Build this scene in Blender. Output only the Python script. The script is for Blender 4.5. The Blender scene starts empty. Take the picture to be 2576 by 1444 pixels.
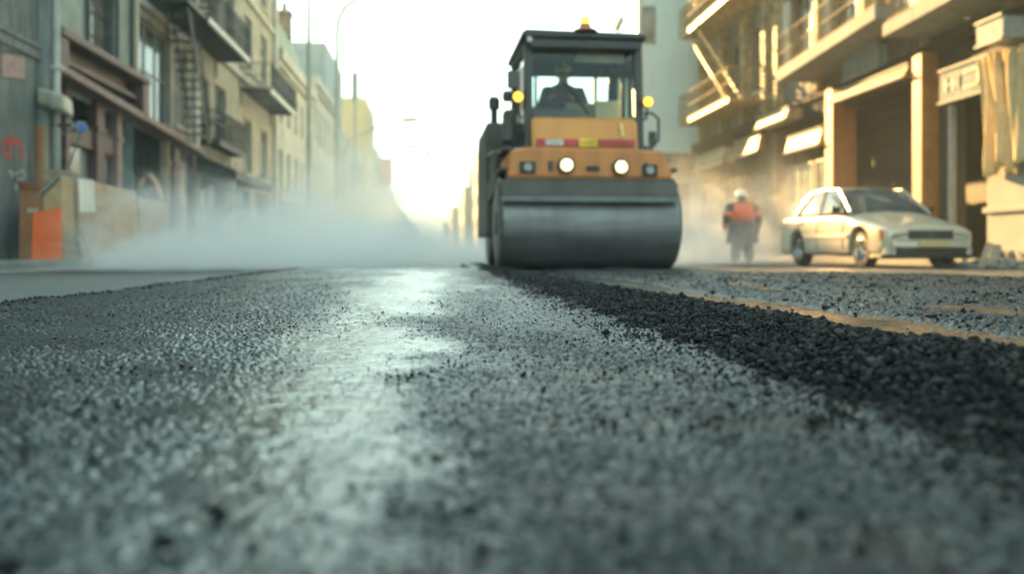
LUMP_L = ['biggest blurred dark lump on the mat, near the bottom edge left of the middle', 'small dark lump near the lower left, left of the biggest blurred lump', 'round dark lump below and left of the biggest blurred lump',
 'dark lump below and right of the biggest blurred lump by the bottom edge', 'dark lump in the bottom left corner of the mat', 'large lump at the foot of the loose bank, left of its pair', 'large lump at the foot of the loose bank, right of its pair',
 'dark lump on the mat below the pair at the foot of the bank', 'small dark lump at the bottom edge, left of the middle of the picture', 'tiny lump on the left stony part of the mat in sharp focus', 'tiny reddish lump in the far middle of the mat, right of the bright patch',
 'sharp lump lying at the left foot of the loose gravel bank', 'black lump standing on the crest of the gravel bank', 'tall black lump far along the crest of the gravel bank below the drum', 'lump at the far left foot of the bank where it narrows', 'small dark lump on the smeared bright patch in the middle', 'smaller dark lump on the smeared bright patch, left of its neighbour']
HAZE = .0030; SUN_EL = 15.5; SUN_AZ = 16; SUN_STR = 2.7; SKY_STR = .15; SKY_CAP = 1.9; SKY_TINT = (.64, .98, .95); EXPO = 3.95
import bpy, math, random
import numpy as np
from mathutils import Vector, Matrix
random.seed(7); rng = np.random.default_rng(11)
C = bpy.context.scene.collection
# ---------------------------------------------------------------- survey: photo point -> world, camera standing at (0,0,CZ)
F = 2231.0; TH = math.atan(193/2231); S, K = math.sin(TH), math.cos(TH); CZ = .29; HOR = 632
def W(px, py, D):
    d = (px-1288)/F
    return Vector((D*(S+d*K), D*(K-d*S), CZ+(HOR-py)/F*D))
def onX(px, py, X):
    d = (px-1288)/F; D = X/(S+d*K)
    return D*(K-d*S), CZ+(HOR-py)/F*D
# ---------------------------------------------------------------- materials
def mat(name, col, rough=.6, metal=0., var=.25, scale=4., bump=.0, bscale=40., spec=.5, col2=None, emit=None, estr=0., coat=0., stretch=None, streak=0.):
    m = bpy.data.materials.new(name); m.use_nodes = True; nt = m.node_tree; b = nt.nodes['Principled BSDF']
    b.inputs['Roughness'].default_value = rough; b.inputs['Metallic'].default_value = metal
    b.inputs['Specular IOR Level'].default_value = spec
    if coat: b.inputs['Coat Weight'].default_value = coat; b.inputs['Coat Roughness'].default_value = .08
    tc = nt.nodes.new('ShaderNodeTexCoord'); mp = nt.nodes.new('ShaderNodeMapping')
    nt.links.new(tc.outputs['Object'], mp.inputs[0])
    if stretch: mp.inputs['Scale'].default_value = stretch
    n = nt.nodes.new('ShaderNodeTexNoise'); n.inputs['Scale'].default_value = scale; n.inputs['Detail'].default_value = 6; n.inputs['Roughness'].default_value = .65
    nt.links.new(mp.outputs[0], n.inputs['Vector'])
    r = nt.nodes.new('ShaderNodeValToRGB'); r.color_ramp.elements[0].position = .3; r.color_ramp.elements[1].position = .7
    c2 = col2 or tuple(min(1, c*(1+var)) for c in col)
    r.color_ramp.elements[0].color = (*[c*(1-var) for c in col], 1); r.color_ramp.elements[1].color = (*c2, 1)
    nt.links.new(n.outputs['Fac'], r.inputs[0]); out = r.outputs[0]
    if streak:
        m2 = nt.nodes.new('ShaderNodeMapping'); m2.inputs['Scale'].default_value = (3, 3, .25); nt.links.new(tc.outputs['Object'], m2.inputs[0])
        n2 = nt.nodes.new('ShaderNodeTexNoise'); n2.inputs['Scale'].default_value = 2.2; n2.inputs['Detail'].default_value = 8; nt.links.new(m2.outputs[0], n2.inputs['Vector'])
        mr = nt.nodes.new('ShaderNodeMapRange'); mr.inputs[1].default_value = .42; mr.inputs[2].default_value = .68; mr.inputs[3].default_value = 1; mr.inputs[4].default_value = 1-streak
        nt.links.new(n2.outputs['Fac'], mr.inputs[0])
        mx = nt.nodes.new('ShaderNodeMix'); mx.data_type = 'RGBA'; mx.blend_type = 'MULTIPLY'; mx.inputs[0].default_value = 1
        nt.links.new(out, mx.inputs[6]); nt.links.new(mr.outputs[0], mx.inputs[7]); out = mx.outputs[2]
    nt.links.new(out, b.inputs['Base Color'])
    if bump:
        n3 = nt.nodes.new('ShaderNodeTexNoise'); n3.inputs['Scale'].default_value = bscale; n3.inputs['Detail'].default_value = 4
        nt.links.new(mp.outputs[0], n3.inputs['Vector'])
        bp = nt.nodes.new('ShaderNodeBump'); bp.inputs['Strength'].default_value = bump; bp.inputs['Distance'].default_value = .02
        nt.links.new(n3.outputs['Fac'], bp.inputs['Height']); nt.links.new(bp.outputs[0], b.inputs['Normal'])
    if emit: b.inputs['Emission Color'].default_value = (*emit, 1); b.inputs['Emission Strength'].default_value = estr
    return m
def glass(name, tint=(.85, .95, .92), rough=.02, solid=None):
    m = bpy.data.materials.new(name); m.use_nodes = True; nt = m.node_tree; b = nt.nodes['Principled BSDF']
    if solid:      # opaque pane; colour stands in for the room and light behind the glass
        b.inputs['Roughness'].default_value = rough
        tc = nt.nodes.new('ShaderNodeTexCoord'); n = nt.nodes.new('ShaderNodeTexNoise'); n.inputs['Scale'].default_value = 1.3; n.inputs['Detail'].default_value = 3
        nt.links.new(tc.outputs['Object'], n.inputs['Vector']); r = nt.nodes.new('ShaderNodeValToRGB')
        r.color_ramp.elements[0].position = .35; r.color_ramp.elements[0].color = (*[c*.4 for c in solid], 1); r.color_ramp.elements[1].position = .7; r.color_ramp.elements[1].color = (*solid, 1)
        nt.links.new(n.outputs['Fac'], r.inputs[0]); nt.links.new(r.outputs[0], b.inputs['Base Color'])
        b.inputs['Specular IOR Level'].default_value = 1.0
        return m
    tr = nt.nodes.new('ShaderNodeBsdfTransparent'); tr.inputs[0].default_value = (*tint, 1)
    gl = nt.nodes.new('ShaderNodeBsdfGlossy'); gl.inputs['Roughness'].default_value = rough
    fr = nt.nodes.new('ShaderNodeFresnel'); fr.inputs[0].default_value = 1.45
    mx = nt.nodes.new('ShaderNodeMixShader'); nt.links.new(fr.outputs[0], mx.inputs[0]); nt.links.new(tr.outputs[0], mx.inputs[1]); nt.links.new(gl.outputs[0], mx.inputs[2])
    nt.links.new(mx.outputs[0], nt.nodes['Material Output'].inputs['Surface']); nt.nodes.remove(b)
    return m
# ---------------------------------------------------------------- mesh building
class MB:
    def __init__(s): s.v = []; s.f = []
    def add(s, vs, fs):
        o = len(s.v); s.v += [tuple(p) for p in vs]; s.f += [tuple(i+o for i in f) for f in fs]; return s
    def box(s, x0, x1, y0, y1, z0, z1):
        return s.hexa([(x0,y0,z0),(x1,y0,z0),(x1,y1,z0),(x0,y1,z0),(x0,y0,z1),(x1,y0,z1),(x1,y1,z1),(x0,y1,z1)])
    def hexa(s, p):
        return s.add(p, [(0,3,2,1),(4,5,6,7),(0,1,5,4),(1,2,6,5),(2,3,7,6),(3,0,4,7)])
    def quad(s, *p): return s.add(p, [tuple(range(len(p)))])
    def prism(s, poly, d):          # 3-D polygon pushed along d
        n = len(poly); d = Vector(d); a = [Vector(p) for p in poly]
        return s.add(a+[p+d for p in a], [tuple(range(n-1, -1, -1)), tuple(range(n, 2*n))]+[(i, (i+1) % n, (i+1) % n+n, i+n) for i in range(n)])
    def tube(s, path, r, n=8, caps=True):
        path = [Vector(p) for p in path]; rs = r if isinstance(r, (list, tuple)) else [r]*len(path)
        vs = []; ref = None
        for i, p in enumerate(path):
            t = (path[min(i+1, len(path)-1)]-path[max(i-1, 0)]).normalized()
            if ref is None: ref = t.orthogonal().normalized()
            u = (ref-t*ref.dot(t)).normalized(); w = t.cross(u); ref = u
            vs += [p+(u*math.cos(2*math.pi*k/n)+w*math.sin(2*math.pi*k/n))*rs[i] for k in range(n)]
        fs = [(i*n+k, i*n+(k+1) % n, (i+1)*n+(k+1) % n, (i+1)*n+k) for i in range(len(path)-1) for k in range(n)]
        if caps: fs += [tuple(range(n-1, -1, -1)), tuple(range((len(path)-1)*n, len(path)*n))]
        return s.add(vs, fs)
    def lathe(s, o, ax, prof, n=24):    # prof: (along, radius)
        ax = Vector(ax).normalized(); o = Vector(o)
        u = ax.orthogonal().normalized(); w = ax.cross(u); vs = []
        for a, r in prof: vs += [o+ax*a+(u*math.cos(2*math.pi*k/n)+w*math.sin(2*math.pi*k/n))*r for k in range(n)]
        m = len(prof)
        fs = [(i*n+k, i*n+(k+1) % n, (i+1)*n+(k+1) % n, (i+1)*n+k) for i in range(m-1) for k in range(n)]
        return s.add(vs, fs+[tuple(range(n-1, -1, -1)), tuple(range((m-1)*n, m*n))])
    def ball(s, c, r, n=12, m=8):
        rx, ry, rz = r if isinstance(r, (tuple, list)) else (r, r, r); c = Vector(c); vs = []
        for i in range(m+1):
            a = math.pi*(i/m-.5)*.998
            vs += [c+Vector((rx*math.cos(a)*math.cos(2*math.pi*k/n), ry*math.cos(a)*math.sin(2*math.pi*k/n), rz*math.sin(a))) for k in range(n)]
        fs = [(i*n+k, i*n+(k+1) % n, (i+1)*n+(k+1) % n, (i+1)*n+k) for i in range(m) for k in range(n)]
        return s.add(vs, fs+[tuple(range(n-1, -1, -1)), tuple(range(m*n, (m+1)*n))])
    def build(s, name, m, parent=None, local=False, smooth=False, bevel=0., tag_=None):
        me = bpy.data.meshes.new(name); off = Vector((0, 0, 0))
        if parent is not None and not local:
            q = parent
            while q is not None: off += q.location; q = q.parent
        me.from_pydata([Vector(p)-off for p in s.v], [], s.f)
        me.materials.append(m); me.validate()
        o = bpy.data.objects.new(name, me); C.objects.link(o); o.parent = parent
        if smooth:
            me.shade_smooth() if hasattr(me, 'shade_smooth') else None
            es = o.modifiers.new('edge', 'EDGE_SPLIT'); es.split_angle = math.radians(35)
        if bevel:
            bv = o.modifiers.new('bevel', 'BEVEL'); bv.width = bevel; bv.segments = 2; bv.limit_method = 'ANGLE'; bv.angle_limit = math.radians(40)
        if tag_: tag(o, *tag_)
        return o
def tag(o, label=None, cat=None, group=None, kind=None):
    if label: o['label'] = label
    if cat: o['category'] = cat
    if group: o['group'] = group
    if kind: o['kind'] = kind
    return o
def thing(name, label, cat, loc=(0, 0, 0), rz=0., group=None):
    o = bpy.data.objects.new(name, None); C.objects.link(o); o.location = loc; o.rotation_euler = (0, 0, rz); o.empty_display_size = .2
    return tag(o, label, cat, group)
def copy_tree(o, parent=None):
    c = o.copy(); C.objects.link(c); c.parent = parent
    for ch in o.children: copy_tree(ch, c)
    return c
# ---------------------------------------------------------------- palette
M = dict(
 concrete=mat('concrete', (.20,.215,.205), .85, var=.3, scale=1.5, bump=.25, streak=.45),
 grey_plaster=mat('grey_plaster', (.16,.175,.165), .9, var=.35, scale=1.2, bump=.3, streak=.55),
 tan=mat('tan_stone', (.37,.35,.29), .85, var=.3, scale=1.4, bump=.35, streak=.5),
 tan2=mat('pale_stone', (.46,.46,.42), .85, var=.25, scale=1.2, bump=.25, streak=.45),
 ochre=mat('ochre_brick', (.33,.255,.15), .85, var=.25, scale=2, bump=.3, streak=.3),
 maroon=mat('maroon_paint', (.080,.026,.032), .55, var=.35, scale=3, bump=.1, streak=.4),
 mauve=mat('faded_maroon', (.22,.13,.12), .6, var=.25, scale=3, bump=.1, streak=.35),
 teal_panel=mat('teal_panel', (.20,.27,.245), .6, var=.3, scale=1.6, bump=.1, streak=.45),
 dark=mat('shade_black', (.013,.010,.008), .8, var=.4, scale=2),  # near-black base colour stands in for shade
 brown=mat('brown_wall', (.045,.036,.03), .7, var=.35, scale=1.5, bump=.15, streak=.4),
 iron=mat('black_iron', (.034,.030,.028), .5, .3, var=.4, scale=9),
 frame=mat('window_frame', (.28,.29,.27), .6, var=.2, scale=6),
 frame_dark=mat('dark_frame', (.05,.045,.042), .5, var=.3, scale=6),
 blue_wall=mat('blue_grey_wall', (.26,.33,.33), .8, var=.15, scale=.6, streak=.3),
 teal_wall=mat('pale_teal_render', (.66,.80,.76), .85, var=.05, scale=.5, streak=.06),
 yellow_wall=mat('sunlit_yellow', (.62,.48,.22), .8, var=.15, scale=.8, streak=.2),  # yellow base colour stands in for sunlight on the far front
 red_wall=mat('red_brick', (.34,.13,.10), .85, var=.25, scale=1.5),
 brick=mat('brown_brick', (.21,.155,.12), .85, var=.3, scale=2, bump=.3, streak=.3),
 orange_post=mat('orange_brown_paint', (.33,.135,.035), .6, var=.25, scale=3, streak=.3),
 white_paint=mat('white_paint', (.62,.63,.58), .55, var=.15, scale=3, streak=.3),
 cream=mat('cream_paint', (.5,.46,.36), .55, var=.15, scale=3, streak=.3),
 shutter=mat('dark_shutter', (.035,.03,.027), .6, var=.4, scale=1.6, stretch=(1, 1, .5), bump=.2, streak=.4),
 pane=glass('window_pane', solid=(.12,.14,.135), rough=.08),
 daylight_pane=glass('daylight_pane', solid=(.75,.74,.62), rough=.15),  # white base colour stands in for daylight seen through the shop pane
 pane_pale=glass('pale_pane', solid=(.36,.42,.40), rough=.12),
 clear=glass('clear_glass', (.80,.92,.88)),
 pole=mat('pole_paint', (.16,.20,.185), .5, .2, var=.2, scale=6),
 galv=mat('galvanised_steel', (.34,.36,.35), .45, .6, var=.2, scale=8),
 wood=mat('wood', (.33,.24,.15), .8, var=.25, scale=5, stretch=(1, 1, .2), bump=.2),
 ply=mat('plywood', (.46,.31,.19), .8, var=.2, scale=2.5, stretch=(1, 1, .35), bump=.1, streak=.25),
 card=mat('cardboard', (.45,.29,.14), .85, var=.18, scale=3, streak=.15),
 card_dark=mat('brown_cardboard', (.34,.13,.05), .85, var=.25, scale=3),
 orange=mat('orange_panel', (.85,.13,.008), .55, var=.12, scale=3),
)
# ---------------------------------------------------------------- ground
def hash2(ix, iy, s):
    h = (ix.astype(np.int64)*374761393+iy.astype(np.int64)*668265263+s*982451653) & 0xffffffff
    h = ((h ^ (h >> 13))*1274126177) & 0xffffffff
    return ((h ^ (h >> 16)) & 0xffffff)/float(0xffffff)
def vnoise(x, y, s=0):
    ix = np.floor(x); iy = np.floor(y); fx = x-ix; fy = y-iy; fx = fx*fx*(3-2*fx); fy = fy*fy*(3-2*fy)
    a = hash2(ix, iy, s); b = hash2(ix+1, iy, s); c = hash2(ix, iy+1, s); d = hash2(ix+1, iy+1, s)
    return a+(b-a)*fx+(c-a)*fy+(a-b-c+d)*fx*fy
def fbm(x, y, s=0, o=4):
    t = 0; a = .5; n = 0
    for i in range(o): t = t+a*vnoise(x*2**i, y*2**i, s+i*17); n += a; a *= .55
    return t/n
def pebbles(x, y, s):           # domes of stone set close together, unit cells
    ix = np.floor(x); iy = np.floor(y); best = np.zeros_like(x)
    for dx in (-1, 0, 1):
        for dy in (-1, 0, 1):
            cx = ix+dx; cy = iy+dy
            px = cx+hash2(cx, cy, s); py = cy+hash2(cx, cy, s+1); r = .35+.4*hash2(cx, cy, s+2); hh = .5+.5*hash2(cx, cy, s+3)
            d = ((x-px)**2+(y-py)**2)/(r*r)
            best = np.maximum(best, np.sqrt(np.clip(1-d, 0, 1))*hh*r)
    return best
def sst(a, b, x):
    t = np.clip((x-a)/(b-a), 0, 1); return t*t*(3-2*t)
MATZ = .09
def edge_wob(y): return .035*(fbm(y*1.7, y*0+3., 5, 3)-.5)+.02*(vnoise(y*9, y*0+1., 8)-.5)
def base_h(x, y):
    """big shapes of the fresh asphalt: mat, loose bank along x=.5, upper layer, dragged strips"""
    w = edge_wob(y)*1.6; far = np.clip((y-.4)/7, 0, 1)
    foot = .50+w; crest = .90+w-.20*far
    bank = sst(foot, crest, x)*(.030+.024*fbm(y*2.2, x*2.2, 4, 3)-.028*far)
    behind = sst(crest+.02, crest+.14, x)*(.028-.008*far)
    h = MATZ+bank-behind
    for c, wd, a in ((1.42, .13, .016), (1.95, .16, .018), (2.55, .3, .016), (3.3, .4, .02)):
        cc = c+.05*(fbm(y*1.2, y*0+c, 9, 3)-.5)*2
        h = h+a*np.exp(-((x-cc)/wd)**2)*(.5+.8*fbm(x*3, y*1.5, 21, 3))
    h = h+.014*(fbm(x*1.1, y*.8, 31, 3)-.5)*sst(.3, -.4, x)+.006*(fbm(x*5, y*3, 41, 3)-.5)
    lip = -1.62+.10*(fbm(y*1.1, y*0, 51, 4)-.5)+.05*(vnoise(y*6, y*0+2, 53)-.5)
    fl = sst(lip-.12, lip, x)
    endw = 10.6+.5*(fbm(x*1.3, x*0+7, 61, 3)-.5); end = np.where((x > .42) & (x < 2.85), 15.2, endw); end = np.where(x > 2.85, 7.6+.5*fbm(x*2, x*0, 63, 2), end)
    fl = fl*(1-sst(end-.25, end+.1, y))*(1-sst(4.5, 4.75, x+.12*fbm(y*2, x*0, 65, 2)))
    return h*fl-.012*(1-fl)
def polish(x, y):      # 1 where the surface has been smeared smooth by traffic and roller, 0 where it is open and stony
    p = fbm(x*2.6+.25*y, y*.8, 71, 4)
    lane = np.exp(-((x+.17)/.30)**2)*(.43+.10*sst(2.0,.7,y))+np.exp(-((x+.62)/.10)**2)*.10+np.exp(-((x-1.04)/.13)**2)*.6+np.exp(-((x-1.2)/.07)**2)*.5+np.exp(-((x-1.68)/.09)**2)*.45+np.exp(-((x-2.2)/.1)**2)*.4+np.exp(-((x+.95)/.2)**2)*.16
    q = p*.75+lane-.035+.16*(fbm(x*9, y*22, 73, 4)-.5)+.10*(vnoise(x*60, y*60, 75)-.5)
    return sst(.46, .86, q)
def terrain(x, y):
    h = base_h(x, y); p = polish(x, y); bank = sst(.48, .56, x-edge_wob(y)*1.6)*(1-sst(.85, .95, x))
    rough = (1-p)
    big = pebbles(x/.0098, y/.0098, 3); fine = pebbles(x/.0052, y/.0052, 13); pit = np.clip(np.maximum(big*1.5, fine*.9), 0, 1)
    open_ = sst(.30, .62, fbm(x*7, y*7, 81, 3))
    h = h+rough*(big*.0098*1.2+fine*.0052*1.05)*(.45+.55*open_)+p*(fine*.0011+.0035*(fbm(x*16, y*70, 91, 3)-.5))+.004*(fbm(x*38, y*38, 97, 4)-.5)
    strip = sst(1.0, 1.3, x)
    h = h+strip*rough*(big*.0075+pebbles(x/.022, y/.022, 23)*.022*.5)
    return h, p, bank, pit*(.55+.45*open_)+(1-rough)*.25
def grid_mesh(name, r0, r1, nr, a0, a1, na, m):
    r = np.geomspace(r0, r1, nr); a = np.radians(np.linspace(a0, a1, na))
    R, A = np.meshgrid(r, a, indexing='ij'); x = (R*np.sin(A)).ravel(); y = (R*np.cos(A)).ravel()
    h, p, b, pt = terrain(x, y)
    me = bpy.data.meshes.new(name); nv = nr*na; me.vertices.add(nv)
    me.vertices.foreach_set('co', np.stack([x, y, h], 1).astype(np.float32).ravel())
    i = (np.arange(nr-1)[:, None]*na+np.arange(na-1)[None, :]).ravel()
    q = np.stack([i, i+na, i+na+1, i+1], 1)[:, ::-1].astype(np.int32); q = q[:, ::-1] if False else q
    nf = len(q); me.loops.add(nf*4); me.polygons.add(nf)
    me.loops.foreach_set('vertex_index', q.ravel()); me.polygons.foreach_set('loop_start', np.arange(nf, dtype=np.int32)*4)
    me.polygons.foreach_set('use_smooth', np.ones(nf, bool))
    for nm, d in (('polish', p), ('bank', b), ('pit', pt)):
        at = me.attributes.new(nm, 'FLOAT', 'POINT'); at.data.foreach_set('value', d.astype(np.float32))
    me.update(calc_edges=True); me.validate(); me.materials.append(m)
    o = bpy.data.objects.new(name, me); C.objects.link(o); return o
def asphalt_material():
    m = bpy.data.materials.new('fresh_asphalt'); m.use_nodes = True; nt = m.node_tree; b = nt.nodes['Principled BSDF']; L = nt.links.new
    at = nt.nodes.new('ShaderNodeAttribute'); at.attribute_name = 'polish'; ab = nt.nodes.new('ShaderNodeAttribute'); ab.attribute_name = 'bank'
    tc = nt.nodes.new('ShaderNodeTexCoord')
    n = nt.nodes.new('ShaderNodeTexNoise'); n.inputs['Scale'].default_value = 90; n.inputs['Detail'].default_value = 5; L(tc.outputs['Object'], n.inputs['Vector'])
    ap = nt.nodes.new('ShaderNodeAttribute'); ap.attribute_name = 'pit'; sm = nt.nodes.new('ShaderNodeMath'); sm.operation = 'MULTIPLY_ADD'; L(ap.outputs['Fac'], sm.inputs[0]); sm.inputs[1].default_value = .70; L(n.outputs['Fac'], sm.inputs[2])
    r = nt.nodes.new('ShaderNodeValToRGB'); e = r.color_ramp.elements; e[0].position = .50; e[0].color = (.010, .009, .010, 1); e[1].position = .98; e[1].color = (.025, .034, .036, 1)
    L(sm.outputs[0], r.inputs[0])
    ng = nt.nodes.new('ShaderNodeMapRange'); ng.inputs[1].default_value = .45; ng.inputs[2].default_value = .9; ng.inputs[3].default_value = .10; ng.inputs[4].default_value = .55; L(sm.outputs[0], ng.inputs[0]); nb = nt.nodes.new('ShaderNodeMath'); nb.operation = 'MULTIPLY_ADD'; L(ab.outputs['Fac'], nb.inputs[0]); nb.inputs[1].default_value = -.5; L(ng.outputs[0], nb.inputs[2]); nb.use_clamp = True; L(nb.outputs[0], b.inputs['Specular IOR Level'])
    mx = nt.nodes.new('ShaderNodeMix'); mx.data_type = 'RGBA'; L(at.outputs['Fac'], mx.inputs[0]); L(r.outputs[0], mx.inputs[6]); mx.inputs[7].default_value = (.034, .044, .045, 1)
    m2 = nt.nodes.new('ShaderNodeMix'); m2.data_type = 'RGBA'; L(ab.outputs['Fac'], m2.inputs[0]); L(mx.outputs[2], m2.inputs[6]); m2.inputs[7].default_value = (.006, .006, .007, 1)
    mp = nt.nodes.new('ShaderNodeMapping'); mp.inputs['Scale'].default_value = (4.5, .9, 1); L(tc.outputs['Object'], mp.inputs[0])
    n2 = nt.nodes.new('ShaderNodeTexNoise'); n2.inputs['Scale'].default_value = 1.; n2.inputs['Detail'].default_value = 5; L(mp.outputs[0], n2.inputs['Vector'])
    wr = nt.nodes.new('ShaderNodeMapRange'); wr.inputs[1].default_value = .35; wr.inputs[2].default_value = .68; wr.inputs[3].default_value = .38; wr.inputs[4].default_value = 1.35; L(n2.outputs['Fac'], wr.inputs[0])
    vm = nt.nodes.new('ShaderNodeVectorMath'); vm.operation = 'SCALE'; L(m2.outputs[2], vm.inputs[0]); L(wr.outputs[0], vm.inputs['Scale']); L(vm.outputs[0], b.inputs['Base Color'])
    mr = nt.nodes.new('ShaderNodeMapRange'); mr.inputs[3].default_value = .68; mr.inputs[4].default_value = .46; L(at.outputs['Fac'], mr.inputs[0])
    ad = nt.nodes.new('ShaderNodeMath'); ad.operation = 'MULTIPLY_ADD'; L(n2.outputs['Fac'], ad.inputs[0]); ad.inputs[1].default_value = -.45; L(mr.outputs[0], ad.inputs[2]); L(ad.outputs[0], b.inputs['Roughness'])
    return m
ASPH = asphalt_material()
tag(grid_mesh('fresh_asphalt', .16, 16.5, 1250, -62, 62, 1380, ASPH), 'fresh dark asphalt mat with smeared smooth patches and open stony texture', kind='structure')
# old road, pavements, ground to the horizon
def sheet(name, polys, m, kind='structure', label=None):
    b = MB()
    for p in polys: b.quad(*p)
    return tag(b.build(name, m), label, kind=kind)
old_road = mat('old_road', (.10,.105,.10), .5, var=.25, scale=1.2, bump=.35, bscale=60, stretch=(1, .35, 1))
pav = mat('pavement_slab', (.14,.145,.135), .75, var=.2, scale=1.5, bump=.2)
kerbm = mat('kerb_stone', (.17,.175,.165), .7, var=.3, scale=3, bump=.2)
sheet('ground', [[(-1500,-300,-.03),(1500,-300,-.03),(1500,2500,-.03),(-1500,2500,-.03)]], mat('bare_ground', (.13,.125,.115), .9, scale=.2))
sheet('road', [[(-6.2,-40,0),(9.9,-40,0),(9.9,900,0),(-6.2,900,0)]], old_road)
b = MB(); b.box(-30, -6.36, -40, 900, -.02, .135); b.build('pavement', pav)['kind'] = 'structure'
b = MB(); b.box(10.06, 40, -40, 900, -.02, .135); b.build('pavement', pav)['kind'] = 'structure'
for x in (-6.36, 9.9):
    k = MB(); k.box(x, x+.16, -40, 900, -.02, .14); k.build('kerb', kerbm, bevel=.02)['kind'] = 'structure'
gut = MB()
for i in range(6): gut.box(-6.18+i*.0, -5.75, -2+i*9, 6.9+i*9, .001, .006+i*.0002)
gut.build('gutter_strip', mat('gutter_concrete', (.26,.27,.26), .6, scale=3, var=.25))['kind'] = 'structure'
# ---- loose stones
def ico(sub):
    import bmesh
    bm = bmesh.new(); bmesh.ops.create_icosphere(bm, subdivisions=sub, radius=1)
    v = np.array([p.co[:] for p in bm.verts]); bm.verts.ensure_lookup_table(); f = np.array([[q.index for q in p.verts] for p in bm.faces]); bm.free(); return v, f
def stone_shapes(sub, n):
    v, f = ico(sub); out = []
    for k in range(n):
        g = np.random.default_rng(100+k); w = v.copy()
        for _ in range(11):        # knock flats off the ball
            d = g.normal(size=3); d /= np.linalg.norm(d); c = g.uniform(.42, .78); t = w@d; w = w-np.outer(np.clip(t-c, 0, None)*.95, d)
        out.append(w*np.array([1, g.uniform(.65, .95), g.uniform(.5, .8)]))
    return out, f
def rotmats(n):
    q = rng.normal(size=(n, 4)); q /= np.linalg.norm(q, axis=1)[:, None]; a, b_, c, d = q.T
    return np.stack([1-2*(c*c+d*d), 2*(b_*c-a*d), 2*(b_*d+a*c), 2*(b_*c+a*d), 1-2*(b_*b_+d*d), 2*(c*d-a*b_), 2*(b_*d-a*c), 2*(c*d+a*b_), 1-2*(b_*b_+c*c)], 1).reshape(n, 3, 3)
def scatter(name, pos, rad, m, sub=2, label=None):
    shapes, f = stone_shapes(sub, 10); n = len(pos); sid = rng.integers(0, 10, n); R = rotmats(n)
    base = np.stack(shapes)[sid]                                   # n,v,3
    v = np.einsum('nij,nvj->nvi', R, base)*rad[:, None, None]+pos[:, None, :]
    nv = v.shape[1]; fs = (f[None]+np.arange(n)[:, None, None]*nv).reshape(-1, 3).astype(np.int32)
    me = bpy.data.meshes.new(name); me.vertices.add(n*nv); me.vertices.foreach_set('co', v.astype(np.float32).ravel())
    me.loops.add(len(fs)*3); me.polygons.add(len(fs)); me.loops.foreach_set('vertex_index', fs.ravel())
    me.polygons.foreach_set('loop_start', np.arange(len(fs), dtype=np.int32)*3); me.polygons.foreach_set('use_smooth', np.ones(len(fs), bool))
    at = me.attributes.new('tone', 'FLOAT', 'POINT'); at.data.foreach_set('value', np.repeat(rng.random(n), nv).astype(np.float32))
    me.update(calc_edges=True); me.validate(); me.materials.append(m)
    o = bpy.data.objects.new(name, me); C.objects.link(o); return tag(o, label, kind='stuff')
def stone_material():
    m = bpy.data.materials.new('bitumen_stone'); m.use_nodes = True; nt = m.node_tree; b = nt.nodes['Principled BSDF']; L = nt.links.new
    at = nt.nodes.new('ShaderNodeAttribute'); at.attribute_name = 'tone'
    r = nt.nodes.new('ShaderNodeValToRGB'); e = r.color_ramp.elements; e[0].color = (.006,.0065,.007,1); e[1].color = (.034,.037,.039,1)
    x = e.new(.93); x.color = (.014,.014,.015,1); x = e.new(.97); x.color = (.045,.028,.024,1); ms = nt.nodes.new('ShaderNodeMapRange'); ms.inputs[1].default_value = .6; ms.inputs[2].default_value = 1; ms.inputs[3].default_value = .10; ms.inputs[4].default_value = .5; L(at.outputs['Fac'], ms.inputs[0]); L(ms.outputs[0], b.inputs['Specular IOR Level'])
    L(at.outputs['Fac'], r.inputs[0]); L(r.outputs[0], b.inputs['Base Color'])
    mr = nt.nodes.new('ShaderNodeMapRange'); mr.inputs[3].default_value = .42; mr.inputs[4].default_value = .75; L(at.outputs['Fac'], mr.inputs[0]); L(mr.outputs[0], b.inputs['Roughness'])
    tc = nt.nodes.new('ShaderNodeTexCoord'); n = nt.nodes.new('ShaderNodeTexNoise'); n.inputs['Scale'].default_value = 400; L(tc.outputs['Object'], n.inputs['Vector'])
    bp = nt.nodes.new('ShaderNodeBump'); bp.inputs['Strength'].default_value = .5; bp.inputs['Distance'].default_value = .002; L(n.outputs['Fac'], bp.inputs['Height']); L(bp.outputs[0], b.inputs['Normal'])
    return m
STONE = stone_material()
def on_ground(x, y, lift): h = base_h(x, y); return np.stack([x, y, h+lift], 1)
# the loose bank
n = 52000; y = .35+9.6*rng.random(n)**2.0; w = edge_wob(y)*1.6; u = rng.beta(1.6, 1.5, n); far = np.clip((y-.4)/7, 0, 1)
x = .47+w+u*(.52-.13*far); pk = rng.random(n); rad = np.where(pk < .42, rng.gamma(4, .00055, n), np.where(pk < .82, rng.gamma(6, .00068, n), rng.gamma(8, .00085, n)))*(1.08+.5*far)
lay = rng.random(n); scatter('loose_gravel', on_ground(x, y, rad*.3+lay*.010*np.sin(np.pi*u)), rad, STONE, 2, 'loose black bitumen coated gravel banked along the fresh mat')
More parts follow.
